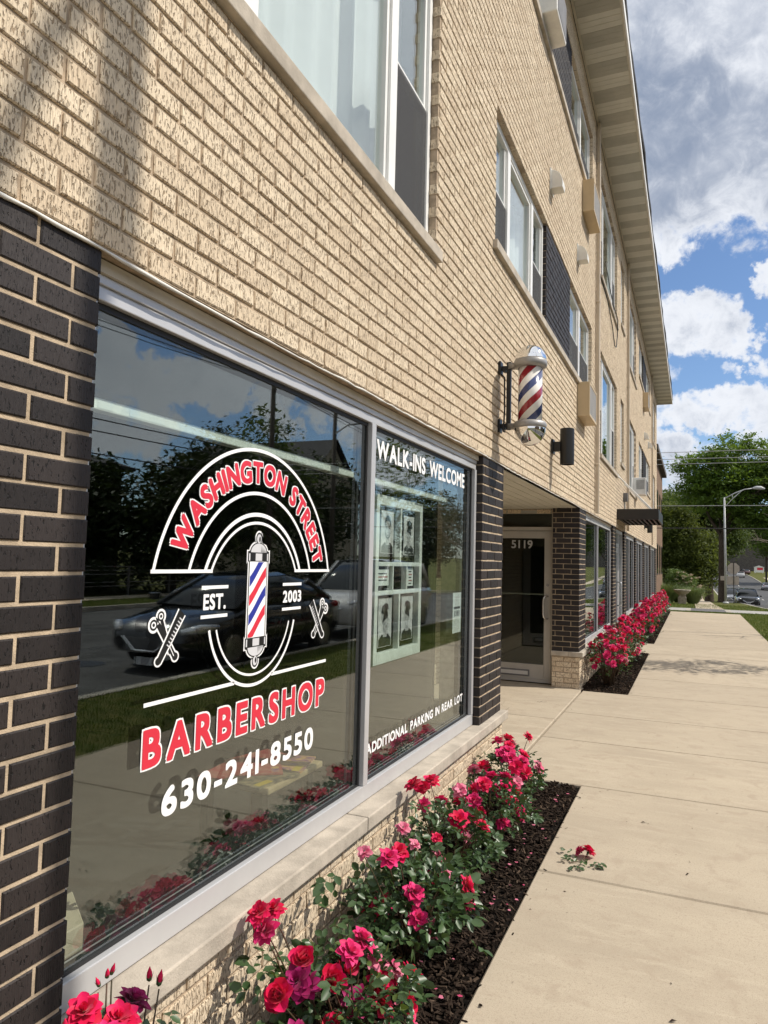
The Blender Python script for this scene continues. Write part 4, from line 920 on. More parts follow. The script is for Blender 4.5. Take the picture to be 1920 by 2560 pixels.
magazine(-.50, 2.91, .6, 'mag_red', 'mag_purple', 'red magazine lying across two others in the middle of the table', .008)
bx = MB(); bx.add([(-.24, 1.36, .475), (-.24, 1.62, .475), (-.42, 1.75, .475), (-.42, 1.36, .475), (-.24, 1.36, .55), (-.24, 1.62, .55), (-.42, 1.75, .55), (-.42, 1.36, .55)], [(3, 2, 1, 0), (4, 5, 6, 7), (0, 1, 5, 4), (1, 2, 6, 5), (2, 3, 7, 6), (3, 0, 4, 7)])
tag(bx.build('cardboard_box', 'cream_card', bevel=.004), 'cream flat box inside the shop window beside the wide dark pier', 'box')
# ------------------------------------------------------------------ ground, paving, road
TP = [(-200, 0), (29, 0), (33, -.06), (45, -.45), (55, -.74), (62, -.95), (75, -1.68), (100, -2.2), (150, -1.95), (200, -.25), (230, .5), (280, 1.6), (700, 6)]
def T(y):
    for (a, p), (b, q) in zip(TP, TP[1:]):
        if y <= b: return p + (q - p) * (y - a) / (b - a)
    return TP[-1][1]
def ysamples(y0, y1): return sorted({y0, y1} | {a for a, _ in TP if y0 < a < y1})
def strip(name, x0, x1, y0, y1, zo, mat, kind='structure', thick=0):
    ysl = ysamples(y0, y1); m_ = MB(); vs = []
    for y in ysl: vs += [(x0, y, T(y) + zo), (x1, y, T(y) + zo)]
    m_.add(vs, [(2 * i, 2 * i + 1, 2 * i + 3, 2 * i + 2) for i in range(len(ysl) - 1)])
    if thick:
        for i in range(len(ysl) - 1):
            a, b = ysl[i], ysl[i + 1]
            for x, fl in ((x0, 0), (x1, 1)):
                q = [(x, a, T(a) + zo), (x, b, T(b) + zo), (x, b, T(b) + zo - thick), (x, a, T(a) + zo - thick)]; m_.poly(q if fl == 0 else q[::-1])
        for y in (y0, y1): m_.poly([(x0, y, T(y) + zo), (x1, y, T(y) + zo), (x1, y, T(y) + zo - thick), (x0, y, T(y) + zo - thick)])
    return tag(m_.build(name, mat), kind=kind)
strip('ground', -400, 600, -200, 700, -.30, 'lawn_soil')
JY = [-3.9, -2.3, -.75, .75, 2.33, 3.905, 5.505, 6.87, 8.12, 9.60, 11.1, 12.6, 14.40, 16.2, 17.7, 19.2, 20.7, 22.2, 23.7, 25.2, 26.7, 28.72]
mb = MB()
def slab(x0, x1, y0, y1):
    g = .0055; c = .008
    ring = [(x0 + g, y0 + g), (x1 - g, y0 + g), (x1 - g, y1 - g), (x0 + g, y1 - g)]; cx, cy = (x0 + x1) / 2, (y0 + y1) / 2
    inn = [(p[0] + math.copysign(c, cx - p[0]), p[1] + math.copysign(c, cy - p[1])) for p in ring]
    vs = [(*p, 0) for p in inn] + [(*p, -c) for p in ring] + [(*p, -.12) for p in ring]
    mb.add(vs, [(0, 1, 2, 3)] + [(a + 4 + i, a + 4 + (i + 1) % 4, a + (i + 1) % 4, a + i) for a in (0, 4) for i in range(4)], 0, RG.random())
for a, b in zip(JY, JY[1:]): slab(.59 if not (5.5 < a < 9.5 or 14.3 < a < 16) else .045, 2.9, a, b)
slab(-1.75, .035, 5.54, 7.7); slab(-1.75, .035, 7.7, 9.85)
slab(-.06, .035, 14.6, 16.4)
tag(mb.build('sidewalk', 'paving', attr=True), kind='structure')
BEDS = [(-.8, 5.50), (9.605, 14.395), (16.205, 28.7)]
for i, (a, b) in enumerate(BEDS):
    rs = np.random.RandomState(20 + i); nx, ny = 14, int((b - a) / .06)
    X, Y = np.meshgrid(np.linspace(-.05, .588, nx), np.linspace(a, b, ny)); Zb = -.018 + rs.uniform(-.010, .010, X.shape) + .012 * np.sin(X * 9) * np.sin(Y * 5)
    V = np.stack([X, Y, Zb], -1).reshape(-1, 3); I = np.arange(nx * ny).reshape(ny, nx)
    F = np.stack([I[:-1, :-1], I[:-1, 1:], I[1:, 1:], I[1:, :-1]], -1).reshape(-1, 4)
    tag(np_mesh('flower_bed', V, F, 'soil', smooth=True), kind='structure')
    n = (15000, 7000, 9000)[i]
    c = np.stack([rs.uniform(.01, .582, n), rs.uniform(a, b, n), rs.uniform(-.022, .006, n)], 1)
    L_ = rs.uniform(.007, .024, n) * (1, 1.2, 1.5)[i]; Wd = rs.uniform(.002, .0052, n) * (1, 1.2, 1.5)[i]; H_ = rs.uniform(.0015, .004, n)
    az = rs.uniform(0, 6.283, n); el = rs.normal(0, .35, n)
    u = np.stack([np.cos(az) * np.cos(el), np.sin(az) * np.cos(el), np.sin(el)], 1); w = np.stack([-np.sin(az), np.cos(az), rs.normal(0, .3, n)], 1); w /= np.linalg.norm(w, axis=1)[:, None]; t_ = np.cross(u, w)
    P = []
    for sx in (-1, 1):
        for sy in (-1, 1):
            for sz in (-1, 1): P.append(c + u * (sx * L_ * (1 if sy * sz > 0 else .8))[:, None] + w * (sy * Wd)[:, None] + t_ * (sz * H_)[:, None])
    V = np.stack(P, 1).reshape(-1, 3); sp_ = rs.rand(n) < .022; V[np.repeat(sp_, 8), 0] += .03 + .05 * rs.rand(n).repeat(8)[np.repeat(sp_, 8)] ** 2; V[np.repeat(sp_, 8), 2] = np.maximum(V[np.repeat(sp_, 8), 2], .001); V[:, 0] = np.where(np.repeat(sp_, 8), np.maximum(V[:, 0], .004), np.clip(V[:, 0], .004, .594))
    fl = np.array([(0, 1, 3, 2), (4, 6, 7, 5), (0, 4, 5, 1), (2, 3, 7, 6), (0, 2, 6, 4), (1, 5, 7, 3)])
    F = (fl[None] + (np.arange(n) * 8)[:, None, None]).reshape(-1, 4)
    tag(np_mesh('mulch', V, F, ['mulch', 'mulch_light'], mi=np.repeat((rs.rand(n) < .16).astype(int), 6)), kind='stuff')
strip('lawn', 2.9, 4.63, -40, 29.75, -.012, 'lawn_soil'); strip('lawn', -30, .60, 28.72, 29.75, -.014, 'lawn_soil'); strip('lawn', .60, 2.9, 28.73, 29.75, -.016, 'lawn_soil')
strip('driveway', -30, 4.63, 29.75, 32.6, .004, 'drive_concrete'); strip('paver_crossing', 1.28, 2.5, 29.80, 32.55, .009, 'paver_grey')
strip('paver_edging', 1.10, 1.275, 29.80, 32.55, .009, 'kerb_concrete'); strip('paver_edging', 2.505, 2.70, 29.80, 32.55, .009, 'kerb_concrete')
strip('verge', -60, 4.63, 32.6, 420, -.01, 'lawn_soil'); strip('path', 1.45, 2.52, 32.6, 230, .012, 'paving', thick=.06)
strip('kerb', 4.63, 4.78, -60, 420, .0, 'kerb_concrete', thick=.2)
strip('road', 4.78, 14.9, -150, 520, -.13, 'asphalt')
for y in range(34, 260, 9): strip('road_marking', 9.78, 9.90, y, y + 3.2, -.125, 'road_paint')
strip('kerb', 14.9, 15.05, -60, 420, .0, 'kerb_concrete', thick=.2); strip('lawn', 15.05, 90, -80, 420, -.01, 'lawn_soil'); strip('path', 17.2, 18.6, -60, 200, .012, 'paving', thick=.06)
mh = MB(); mh.lathe([(0, -.127), (.34, -.127), (.34, -.124), (0, -.1235)], 28, (7.2, 8.6, 0)); tag(mh.build('manhole_cover', 'black_metal'), 'round iron manhole cover in the asphalt road', 'manhole cover')
def blades(name, n, xr, yr, h, seed, zf=None, w=.004, mat='grass_blade'):
    rs = np.random.RandomState(seed); x = rs.uniform(*xr, n); y = rs.uniform(*yr, n); z = np.array([T(v) for v in y]) - .012 if zf is None else zf
    a = rs.uniform(0, 6.283, n); hh_ = rs.uniform(.5, 1.2, n) * h; l = rs.normal(0, .4, (n, 2)) * hh_[:, None]
    b0 = np.stack([x - np.cos(a) * w, y - np.sin(a) * w, z], 1); b1 = np.stack([x + np.cos(a) * w, y + np.sin(a) * w, z], 1); tp = np.stack([x + l[:, 0], y + l[:, 1], z + hh_], 1)
    V = np.stack([b0, b1, tp], 1).reshape(-1, 3); F = np.arange(n * 3).reshape(-1, 3)
    return tag(np_mesh(name, V, F, mat, rnd=rs.rand(n)), kind='stuff')
blades('grass', 26000, (2.9, 4.62), (3, 29.7), .055, 1, w=.006); blades('grass', 6000, (-3, 4.6), (32.7, 46), .07, 2, w=.010); blades('grass', 1800, (.0, 2.9), (28.75, 29.7), .05, 3, w=.006); blades('grass', 9000, (15.1, 17.1), (5, 32), .08, 4, w=.012)

# ------------------------------------------------------------------ roses
def petal(l, w, e0, bend, az, r0, z0, cup, twist=0.0, tipw=.10):
    vv = (0, .36, .66, .86, 1.0); ww = (.42, 1.0, .90, .52, tipw * .5); P = []; r, z, pv = r0, z0, 0
    for v, q in zip(vv, ww):
        e = rad(e0 + bend * v); r += (v - pv) * l * math.cos(e); z += (v - pv) * l * math.sin(e); pv = v
        for u in (-1, 0, 1):
            tx = u * w * q; dz = cup * abs(u) * w * q - (.25 * w * q * (1 - abs(u)) if v > .3 else 0) * .4
            P.append((r * math.cos(az) - tx * math.sin(az), r * math.sin(az) + tx * math.cos(az), z + dz + twist * u * w * q))
    F = [(3 * i + j, 3 * i + j + 1, 3 * i + j + 4, 3 * i + j + 3) for i in range(4) for j in (0, 1)]
    return P, F
FLW = {}
def flower_mesh(key, layers, mat, seed, green=True):
    rs = random.Random(seed); m_ = MB()
    for n, l, w, e0, bend, r0, z0, cup in layers:
        ph = rs.uniform(0, 6.28)
        for i in range(n):
            P, F = petal(l * rs.uniform(.85, 1.2), w * rs.uniform(.8, 1.1), e0 + rs.uniform(-10, 10), bend + rs.uniform(-12, 12), ph + 2 * math.pi * i / n + rs.uniform(-.2, .2), r0, z0 + rs.uniform(-.002, .002), cup, rs.uniform(-.25, .25), rs.uniform(.02, .2))
            m_.add(P, F, 0, rs.random())
    m_.tube([(0, 0, -.02), (0, 0, -.004), (0, 0, .006)], [.003, .007, .004], 8, 1)
    for i in range(5):
        a = 2 * math.pi * i / 5; m_.add([(.006 * math.cos(a - .4), .006 * math.sin(a - .4), -.003), (.006 * math.cos(a + .4), .006 * math.sin(a + .4), -.003), (.026 * math.cos(a), .026 * math.sin(a), -.012)], [(0, 1, 2)], 1)
    o = m_.build(key, [mat, 'rose_leaf'], smooth=True, attr=True); FLW[key] = o.data; bpy.data.objects.remove(o)
OPEN = [(8, .039, .0155, 8, -26, .004, 0, .2), (8, .036, .0140, 30, -34, .004, .003, .25), (8, .031, .0125, 48, -36, .003, .005, .3), (6, .025, .011, 66, -34, .002, .006, .35), (4, .019, .008, 82, -10, .001, .007, .4)]
CUP = [(6, .036, .0200, 40, -8, .006, 0, .5), (6, .034, .0190, 62, -6, .006, .002, .6), (5, .031, .0165, 78, 4, .005, .003, .7), (4, .028, .012, 88, 6, .003, .004, .7)]
FLAT = [(7, .036, .0145, 2, -26, .004, 0, .1), (6, .032, .0130, 20, -34, .004, .002, .2), (6, .024, .011, 45, -30, .003, .004, .3)]
for i in range(2):
    flower_mesh('red%d' % i, OPEN, 'petal_red', 10 + i); flower_mesh('magenta%d' % i, OPEN, 'petal_magenta', 20 + i)
    flower_mesh('cup%d' % i, CUP, 'petal_red', 30 + i); flower_mesh('pink%d' % i, FLAT, 'petal_pink', 40 + i); flower_mesh('plum%d' % i, OPEN, 'petal_plum', 50 + i)
bd = MB(); bd.lathe([(.0015, -.012), (.006, -.006), (.0085, .004), (.0075, .014), (.0035, .024), (.0008, .031)], 10, (0, 0, 0), 0)
bd.lathe([(.002, -.013), (.0075, -.008), (.0088, -.001), (.004, .004)], 8, (0, 0, 0), 1)
for i in range(4):
    a = 1.57 * i; bd.add([(.008 * math.cos(a - .4), .008 * math.sin(a - .4), -.004), (.008 * math.cos(a + .4), .008 * math.sin(a + .4), -.004), (.013 * math.cos(a), .013 * math.sin(a), .016)], [(0, 1, 2)], 1)
o = bd.build('bud', ['petal_red', 'rose_leaf'], smooth=True, attr=True); FLW['bud'] = o.data; bpy.data.objects.remove(o)
def leaf_arrays(base, dirs, nrm, size, rs):
    """compound leaves of five leaflets: base (n,3), rachis dirs (n,3), normals (n,3), leaflet length (n)"""
    n = len(base); side = np.cross(nrm, dirs); side /= np.linalg.norm(side, axis=1)[:, None] + 1e-9; nr = np.cross(dirs, side)
    Vs = []; shp = [(0, 0, 0), (.35, -.30, .05), (.38, 0, -.05), (.35, .30, .05), (.75, -.24, .0), (.78, 0, -.06), (.75, .24, .0), (1.0, 0, -.08)]
    for along, ang, sc in ((1.0, 0, 1.1), (.85, 1.0, .95), (.85, -1.0, .95), (.3, 1.15, .8), (.3, -1.15, .8)):
        s = (size * sc * rs.uniform(.8, 1.15, n))[:, None]; p0 = base + dirs * (size * 1.7 * along)[:, None]
        aa = ang + rs.normal(0, .18, n); d = dirs * np.cos(aa)[:, None] + side * np.sin(aa)[:, None] + nr * rs.normal(-.12, .25, n)[:, None]; d /= np.linalg.norm(d, axis=1)[:, None]
        n2 = nr + side * rs.normal(0, .3, n)[:, None]; sd = np.cross(n2, d); sd /= np.linalg.norm(sd, axis=1)[:, None]; n2 = np.cross(d, sd)
        for a_, b_, c_ in shp: Vs.append(p0 + d * s * a_ + sd * s * b_ * 1.05 + n2 * s * c_ * 1.6)
    V = np.stack(Vs, 1).reshape(-1, 3)
    fl = np.array([(0, 1, 2), (0, 2, 3), (1, 4, 5), (1, 5, 2), (2, 5, 6), (2, 6, 3), (4, 7, 5), (5, 7, 6)])
    F = (fl[None] + (np.arange(n * 5) * 8)[:, None, None]).reshape(-1, 3)
    return V, F, np.repeat(rs.rand(n * 5), 8)
def rose_bush(x, y, h, rx, ry, label, flowers=(), nrand=0, nleaf=120, seed=1, lsize=.030, group='rose bushes along the facade', young=0, z0=-.02, sprigs=()):
    rs = np.random.RandomState(seed); rr = random.Random(seed)
    t = thing('rose_bush', (x, y, z0), label, 'rose bush', group)
    st = MB(); fl = list(flowers)
    for i in range(nrand):
        a = rr.uniform(0, 6.28); q = math.sqrt(rr.random()); el = rr.uniform(.55, 1.08)
        px_, py_ = x + rx * q * math.cos(a), y + ry * q * math.sin(a); hz = h * (el if q < .6 else rr.uniform(.45, .95)) * (1 - .25 * q * q)
        fl.append((max(.035, px_), py_, z0 + hz, rr.choice(['red0', 'red1', 'magenta0', 'magenta1', 'red0', 'magenta0', 'cup0', 'pink0', 'red1']), rr.uniform(1.05, 1.35)))
    for (fx, fy, fz, key, sc) in fl:
        b0 = Vector((x + (fx - x) * .15 + rr.uniform(-.02, .02), y + (fy - y) * .15 + rr.uniform(-.02, .02), z0)); e = Vector((fx, fy, fz - .018)); md = b0.lerp(e, .55) + Vector((rr.uniform(-.02, .02), rr.uniform(-.02, .02), .03))
        st.tube([b0, b0.lerp(md, .5) + Vector((0, 0, .01)), md, e.lerp(md, .4) + Vector((0, 0, .006)), e], [.0042, .0036, .003, .0024, .0018], 6)
        o = bpy.data.objects.new('bud' if key == 'bud' else 'flower', FLW[key]); COL.objects.link(o); o.parent = t; o.location = (fx - x, fy - y, fz - z0)
        o.scale = (sc,) * 3; out = Vector((fx - x + .10, (fy - y) * .8 - .06, .22 + rr.uniform(-.1, .1))).normalized(); out = (out + Vector((rr.uniform(-.35, .35), rr.uniform(-.35, .35), rr.uniform(-.1, .3)))).normalized()
        if key == 'bud': out = Vector((rr.uniform(-.3, .3), rr.uniform(-.3, .3), 1)).normalized()
        o.rotation_euler = (out.to_track_quat('Z', 'Y') @ Matrix.Rotation(rr.uniform(0, 6.28), 3, 'Z').to_quaternion()).to_euler()
    for i in range(7):
        a = rr.uniform(0, 6.28); e = Vector((x + rx * .8 * math.cos(a), y + ry * .8 * math.sin(a), z0 + h * rr.uniform(.6, .85))); b0 = Vector((x + rr.uniform(-.04, .04), y + rr.uniform(-.04, .04), z0))
        st.tube([b0, b0.lerp(e, .5) + Vector((0, 0, .05)), e], [.0055, .004, .002], 6)
    st.build('stems', 'rose_stem', t, smooth=True)
    # leaves: through the bush volume, thicker on the outside, plus a few on each flower stalk
    n = nleaf; d = rs.normal(0, 1, (n, 3)); d[:, 2] = np.abs(d[:, 2]) * .9 - .15; d /= np.linalg.norm(d, axis=1)[:, None]
    q = rs.uniform(.35, 1.0, n) ** .6
    base = np.stack([x + d[:, 0] * rx * q, y + d[:, 1] * ry * q, z0 + h * .50 + d[:, 2] * h * .42 * q], 1)
    if sprigs or fl:
        ex = [(fx + rr.uniform(-.025, .025), fy + rr.uniform(-.025, .025), fz - rr.uniform(.06, .16)) for fx, fy, fz, k_, s_ in fl if fz > .2 for _ in range(2)] + list(sprigs)
        if ex:
            ex = np.array(ex); base = np.concatenate([base, ex]); d = np.concatenate([d, rs.normal(0, 1, ex.shape) * np.array([1, 1, .3])])
    base[:, 0] = np.maximum(base[:, 0], .03); base[:, 2] = np.maximum(base[:, 2], z0 + .03); n = len(base)
    dd = d + rs.normal(0, .5, (n, 3)); dd[:, 2] = dd[:, 2] * .5 + .05; dd /= np.linalg.norm(dd, axis=1)[:, None] + 1e-9
    nn = rs.normal(0, .45, (n, 3)) + np.array([.25, .05, 1.0])
    V, F, rn = leaf_arrays(base, dd, nn, rs.uniform(.7, 1.2, n) * lsize, rs)
    V[:, 0] = np.maximum(V[:, 0], .006)
    inside = (V[:, 2] > .40) & (V[:, 2] < .478) & (V[:, 0] < .046) & (V[:, 1] < 5.6); V[inside, 0] = .048
    np_mesh('foliage', V, F, ['rose_leaf', 'rose_leaf_young'], t, rnd=rn, mi=(np.repeat(rs.rand(len(F) // 8), 8) < young).astype(int), off=(x, y, z0), smooth=True)
    return t
rose_bush(.20, 1.27, .60, .17, .20, 'tall rose bush in front of the wide dark pier, topping the stone sill', [(.16, 1.225, .62, 'red0', 1.0), (.15, 1.385, .555, 'plum0', 1.05), (.20, 1.25, .565, 'magenta1', 1.0), (.18, 1.31, .565, 'red1', 1.0), (.22, 1.22, .54, 'red1', .95), (.25, 1.36, .50, 'pink0', .9), (.22, 1.30, .53, 'magenta0', .9), (.14, 1.285, .645, 'bud', .55), (.145, 1.305, .655, 'bud', .6), (.14, 1.325, .652, 'bud', .6), (.15, 1.44, .585, 'bud', .8), (.16, 1.465, .565, 'bud', .85), (.16, 1.175, .62, 'bud', .7)], 0, 110, 1)
rose_bush(.31, 2.22, .36, .19, .22, 'lush rose bush of deep red and plum blooms nearest the camera', [(.10, 2.00, .482, 'red0', 1.0), (.10, 2.09, .455, 'red1', 1.0), (.115, 2.02, .425, 'magenta0', 1.1), (.25, 1.88, .335, 'cup0', 1.12), (.24, 2.04, .355, 'cup1', 1.08), (.33, 2.28, .325, 'magenta0', 1.15), (.33, 2.18, .335, 'magenta1', 1.05), (.35, 2.33, .255, 'pink0', 1.15), (.30, 2.23, .24, 'cup1', 1.3), (.30, 2.12, .27, 'cup0', 1.15), (.25, 1.99, .32, 'plum0', 1.25), (.25, 2.05, .27, 'plum1', 1.2), (.38, 2.42, .16, 'red0', 1.2), (.42, 2.49, .13, 'red1', 1.25), (.40, 2.40, .19, 'pink1', 1.15), (.37, 2.34, .16, 'red1', 1.45), (.42, 2.43, .06, 'cup0', 1.3), (.39, 2.30, .12, 'red0', 1.4), (.20, 1.99, .24, 'cup1', 1.2), (.34, 2.22, .16, 'plum0', 1.3), (.29, 1.92, .20, 'plum1', 1.2), (.33, 2.10, .14, 'cup0', 1.2)], 0, 170, 2, .039, young=.06,
          sprigs=[(.15, 1.97, .34), (.13, 1.99, .36), (.16, 1.95, .27), (.15, 2.0, .30), (.17, 1.94, .22)])
rose_bush(.30, 2.86, .40, .21, .27, 'wide leafy rose bush with scattered pink blooms under the mullion', [(.25, 2.69, .43, 'magenta0', 1.1), (.25, 2.80, .41, 'red0', 1.15), (.36, 2.69, .32, 'magenta1', 1.1), (.38, 2.67, .24, 'magenta0', 1.1), (.49, 2.95, .27, 'red1', 1.15), (.49, 2.93, .22, 'magenta1', 1.25), (.48, 3.02, .19, 'red0', 1.1), (.33, 3.08, .31, 'pink0', 1.1), (.20, 2.57, .49, 'pink1', .8), (.40, 2.96, .31, 'pink0', .8), (.28, 2.90, .42, 'pink1', .7)], 4, 280, 3, .041,
          sprigs=[(.16, 2.45, .45), (.15, 2.47, .39), (.17, 2.42, .33), (.14, 2.5, .28), (.15, 2.48, .42)])
rose_bush(.26, 3.50, .40, .19, .22, 'rose bush with three red blooms held high against the stone sill', [(.11, 3.34, .515, 'red0', 1.15), (.12, 3.56, .475, 'red1', 1.2), (.12, 3.45, .465, 'cup1', 1.1), (.13, 3.43, .40, 'magenta0', .9), (.15, 3.64, .36, 'magenta1', 1.05), (.15, 3.10, .40, 'pink0', .9), (.25, 3.28, .31, 'red0', .7), (.30, 3.60, .22, 'pink1', .9)], 5, 210, 4, .037, sprigs=[(.13, 3.40, .30), (.12, 3.25, .38), (.13, 3.2, .33)])
rose_bush(.30, 4.10, .40, .21, .28, 'dense rose bush of magenta and pink clusters near the bed end', [(.20, 3.80, .38, 'pink0', 1.15), (.12, 4.35, .34, 'pink1', 1.2), (.20, 4.16, .31, 'pink0', 1.2), (.25, 4.27, .33, 'magenta0', 1.3), (.32, 4.15, .29, 'magenta1', 1.4), (.40, 4.15, .23, 'red1', 1.4), (.20, 4.08, .30, 'red0', 1.1), (.25, 3.90, .30, 'magenta0', 1.15), (.35, 4.17, .31, 'magenta1', 1.25), (.45, 4.13, .20, 'magenta0', 1.2), (.27, 4.02, .36, 'red1', 1.15), (.30, 3.64, .2, 'pink1', .9), (.33, 4.3, .33, 'magenta1', 1.2), (.38, 4.25, .27, 'red0', 1.2)], 6, 220, 5, .032)
rose_bush(.25, 4.76, .42, .19, .26, 'last rose bush before the entrance slab, topped with frilly pink blooms', [(.15, 4.81, .41, 'magenta0', 1.2), (.20, 4.87, .42, 'red0', 1.15), (.20, 5.02, .36, 'pink0', 1.1), (.20, 4.72, .35, 'magenta1', 1.2), (.30, 4.55, .38, 'magenta0', 1.2), (.38, 4.38, .38, 'red1', 1.15), (.38, 4.36, .30, 'pink1', 1.2), (.32, 4.95, .43, 'red1', 1.0), (.26, 4.62, .40, 'magenta1', 1.2), (.34, 4.70, .33, 'magenta0', 1.1)], 8, 180, 6, .031)
NM = ['first', 'second', 'third', 'fourth', 'fifth', 'sixth', 'seventh', 'eighth', 'ninth', 'tenth', 'eleventh']
for i, (yy, hh_, nf) in enumerate(((10.30, .74, 34), (11.25, .78, 34), (12.35, .76, 30), (13.55, .74, 28))):
    rose_bush(.30, yy, hh_, .27, .52, NM[i] + ' rose bush beyond the entrance slab, counted from the glass door', [], int(nf * 1.7), 190, 30 + i, .033, young=.18 if i == 0 else .05)
for i in range(11):
    yy = 16.75 + i * 1.12; rose_bush(.31, yy, .72 + .06 * math.sin(i * 2.1), .28, .56, NM[i] + ' rose bush of the far bed past the canopy, counted from its near end', [], 62, 110, 50 + i, .040)
fr = thing('fallen_rose', (.80, 4.15, .0), 'broken rose sprig with a red bloom lying on the pavement', 'rose')
o = bpy.data.objects.new('flower', FLW['red0']); COL.objects.link(o); o.parent = fr; o.location = (.02, .03, .035); o.rotation_euler = (-.5, .4, 0); o.scale = (1.05,) * 3
o = bpy.data.objects.new('flower', FLW['magenta1']); COL.objects.link(o); o.parent = fr; o.location = (-.025, .035, .03); o.rotation_euler = (-.6, -.7, 1); o.scale = (.8,) * 3
rs = np.random.RandomState(5); bs = np.array([(.74, 4.17, .02), (.86, 4.12, .015), (.78, 4.04, .012), (.78, 4.12, .012), (.80, 4.06, .012), (.76, 4.10, .012), (.83, 4.08, .012), (.80, 4.10, .02)]); dr = np.array([(-1, .3, .1), (.8, -.7, .08), (-.3, -1, .05), (-1, -.2, .05), (.1, -1, 0.05), (-.7, -.5, .1), (.9, -.3, .05), (.3, -.9, .2)], float); dr /= np.linalg.norm(dr, axis=1)[:, None]
V, F, rn = leaf_arrays(bs, dr, np.tile([0, 0, 1.0], (8, 1)) + rs.normal(0, .25, (8, 3)), np.full(8, .032), rs); V[:, 2] = np.maximum(V[:, 2], .003)
np_mesh('foliage', V, F, 'rose_leaf', fr, rnd=rn, off=(.8, 4.15, 0)); s_ = MB(); s_.tube([(.74, 4.06, .006), (.79, 4.1, .01), (.81, 4.15, .02)], .0025, 6); s_.build('stem', 'rose_stem', fr)
# loose petals on the mulch, and bits of leaf on the paving
pt = MB(); rs = random.Random(3)
for i in range(60):
    x, y, a = rs.uniform(.30, .58), rs.uniform(1.9, 5.3), rs.uniform(0, 6.28); s = rs.uniform(.006, .013)
    pt.add([(x + s * math.cos(a + q), y + s * math.sin(a + q) * .8, .008 + rs.uniform(0, .006)) for q in (0, 1.2, 2.3, 3.4, 4.6)], [(0, 1, 2, 3, 4)], 0, rs.random())
tag(pt.build('fallen_petals', 'petal_pink', attr=True), kind='stuff')
for i, (x, y, a, lb) in enumerate(((1.28, 2.85, .6, 'small dry leaf on the pavement nearest the camera'), (1.46, 2.78, 1.9, 'dark curled leaf scrap on the pavement at the right'), (1.06, 4.9, .2, 'tiny dark leaf on the slab behind the fallen rose'), (1.32, 4.2, 1.2, 'tiny leaf scrap on the slab right of the fallen rose'), (.63, 5.2, 2.3, 'dark twig scrap at the mulch edge by the slab'))):
    m_ = MB(); c, s = math.cos(a), math.sin(a); L_, w = .017, .006
    m_.add([(x + u * c - v * s, y + u * s + v * c, z) for u, v, z in ((-L_, 0, .003), (0, -w, .009), (L_, 0, .004), (0, w, .008), (0, 0, .004))], [(0, 1, 4), (1, 2, 4), (2, 3, 4), (3, 0, 4)])
    tag(m_.build('dry_leaf', 'mulch'), lb, 'leaf')

rs = np.random.RandomState(9); n = 150; x = .62 + 2.2 * rs.rand(n) ** 1.6; y = 1.8 + 9.5 * rs.rand(n); a = rs.uniform(0, 6.283, n); l = rs.uniform(.0025, .009, n); w = l * rs.uniform(.25, .6, n)
P = np.stack([np.stack([x + np.cos(a) * l * i - np.sin(a) * w * j, y + np.sin(a) * l * i + np.cos(a) * w * j, .0012 + .003 * rs.rand(n)], 1) for i, j in ((-1, 0), (0, -1), (1, 0), (0, 1))], 1).reshape(-1, 3)
tag(np_mesh('leaf_litter', P, np.arange(n * 4).reshape(-1, 4), ['mulch_light', 'mulch'], mi=(rs.rand(n) < .5).astype(int)), kind='stuff')
# ------------------------------------------------------------------ trees and shrubs
def leaf_cloud(ells, n_cl, per, cr, size, seed, flat=.55, shell=.55):
    rs = np.random.RandomState(seed); vol = np.array([e[3] * e[4] * e[5] for e in ells]); idx = rs.choice(len(ells), n_cl, p=vol / vol.sum()); E = np.array(ells)[idx]
    d = rs.normal(0, 1, (n_cl, 3)); d /= np.linalg.norm(d, axis=1)[:, None]; q = shell + (1 - shell) * rs.rand(n_cl) ** .7; q *= rs.uniform(.85, 1.12, n_cl)
    C = E[:, :3] + d * E[:, 3:] * q[:, None]
    P = np.repeat(C, per, 0) + rs.normal(0, 1, (n_cl * per, 3)) * np.array([cr, cr, cr * flat]) * rs.uniform(.6, 1.3, (n_cl * per, 1)); n = len(P)
    nr = rs.normal(0, .6, (n, 3)) + np.array([.15, -.1, .9]); nr /= np.linalg.norm(nr, axis=1)[:, None]
    a = rs.normal(0, 1, (n, 3)); u = np.cross(nr, a); u /= np.linalg.norm(u, axis=1)[:, None]; w = np.cross(nr, u); s = (size * rs.uniform(.6, 1.3, n))[:, None]
    V = np.stack([P - u * s, P - w * s * .45 + nr * s * .12, P + u * s, P + w * s * .45 + nr * s * .12], 1).reshape(-1, 3)
    rn = np.clip(np.repeat(rs.rand(n_cl), per) * .6 + rs.rand(n) * .4, 0, 1)
    return V, np.arange(n * 4).reshape(-1, 4), rn
def limbs(m_, p, d, L_, r, depth, rs, spread=.6, up=.12):
    p = Vector(p); d = Vector(d).normalized(); pts = [p]; k = 4
    for i in range(k):
        d = (d + Vector((rs.uniform(-.12, .12), rs.uniform(-.12, .12), up * .5))).normalized(); pts.append(pts[-1] + d * L_ / k)
    r1 = r * (.62 if depth else .25); m_.tube(pts, [r + (r1 - r) * i / k for i in range(k + 1)], 8 if r > .05 else 5, cap=depth == 0)
    if depth:
        for i in range(3 if depth > 1 else 3):
            a = rs.uniform(0, 6.28) + i * 2.1; side = d.orthogonal().normalized(); side.rotate(Matrix.Rotation(a, 3, d)); nd = (d + side * spread * rs.uniform(.7, 1.3) + Vector((0, 0, up))).normalized()
            limbs(m_, pts[-1] if i < 2 else pts[-2], nd, L_ * rs.uniform(.6, .85), r1 * .85, depth - 1, rs, spread, up)
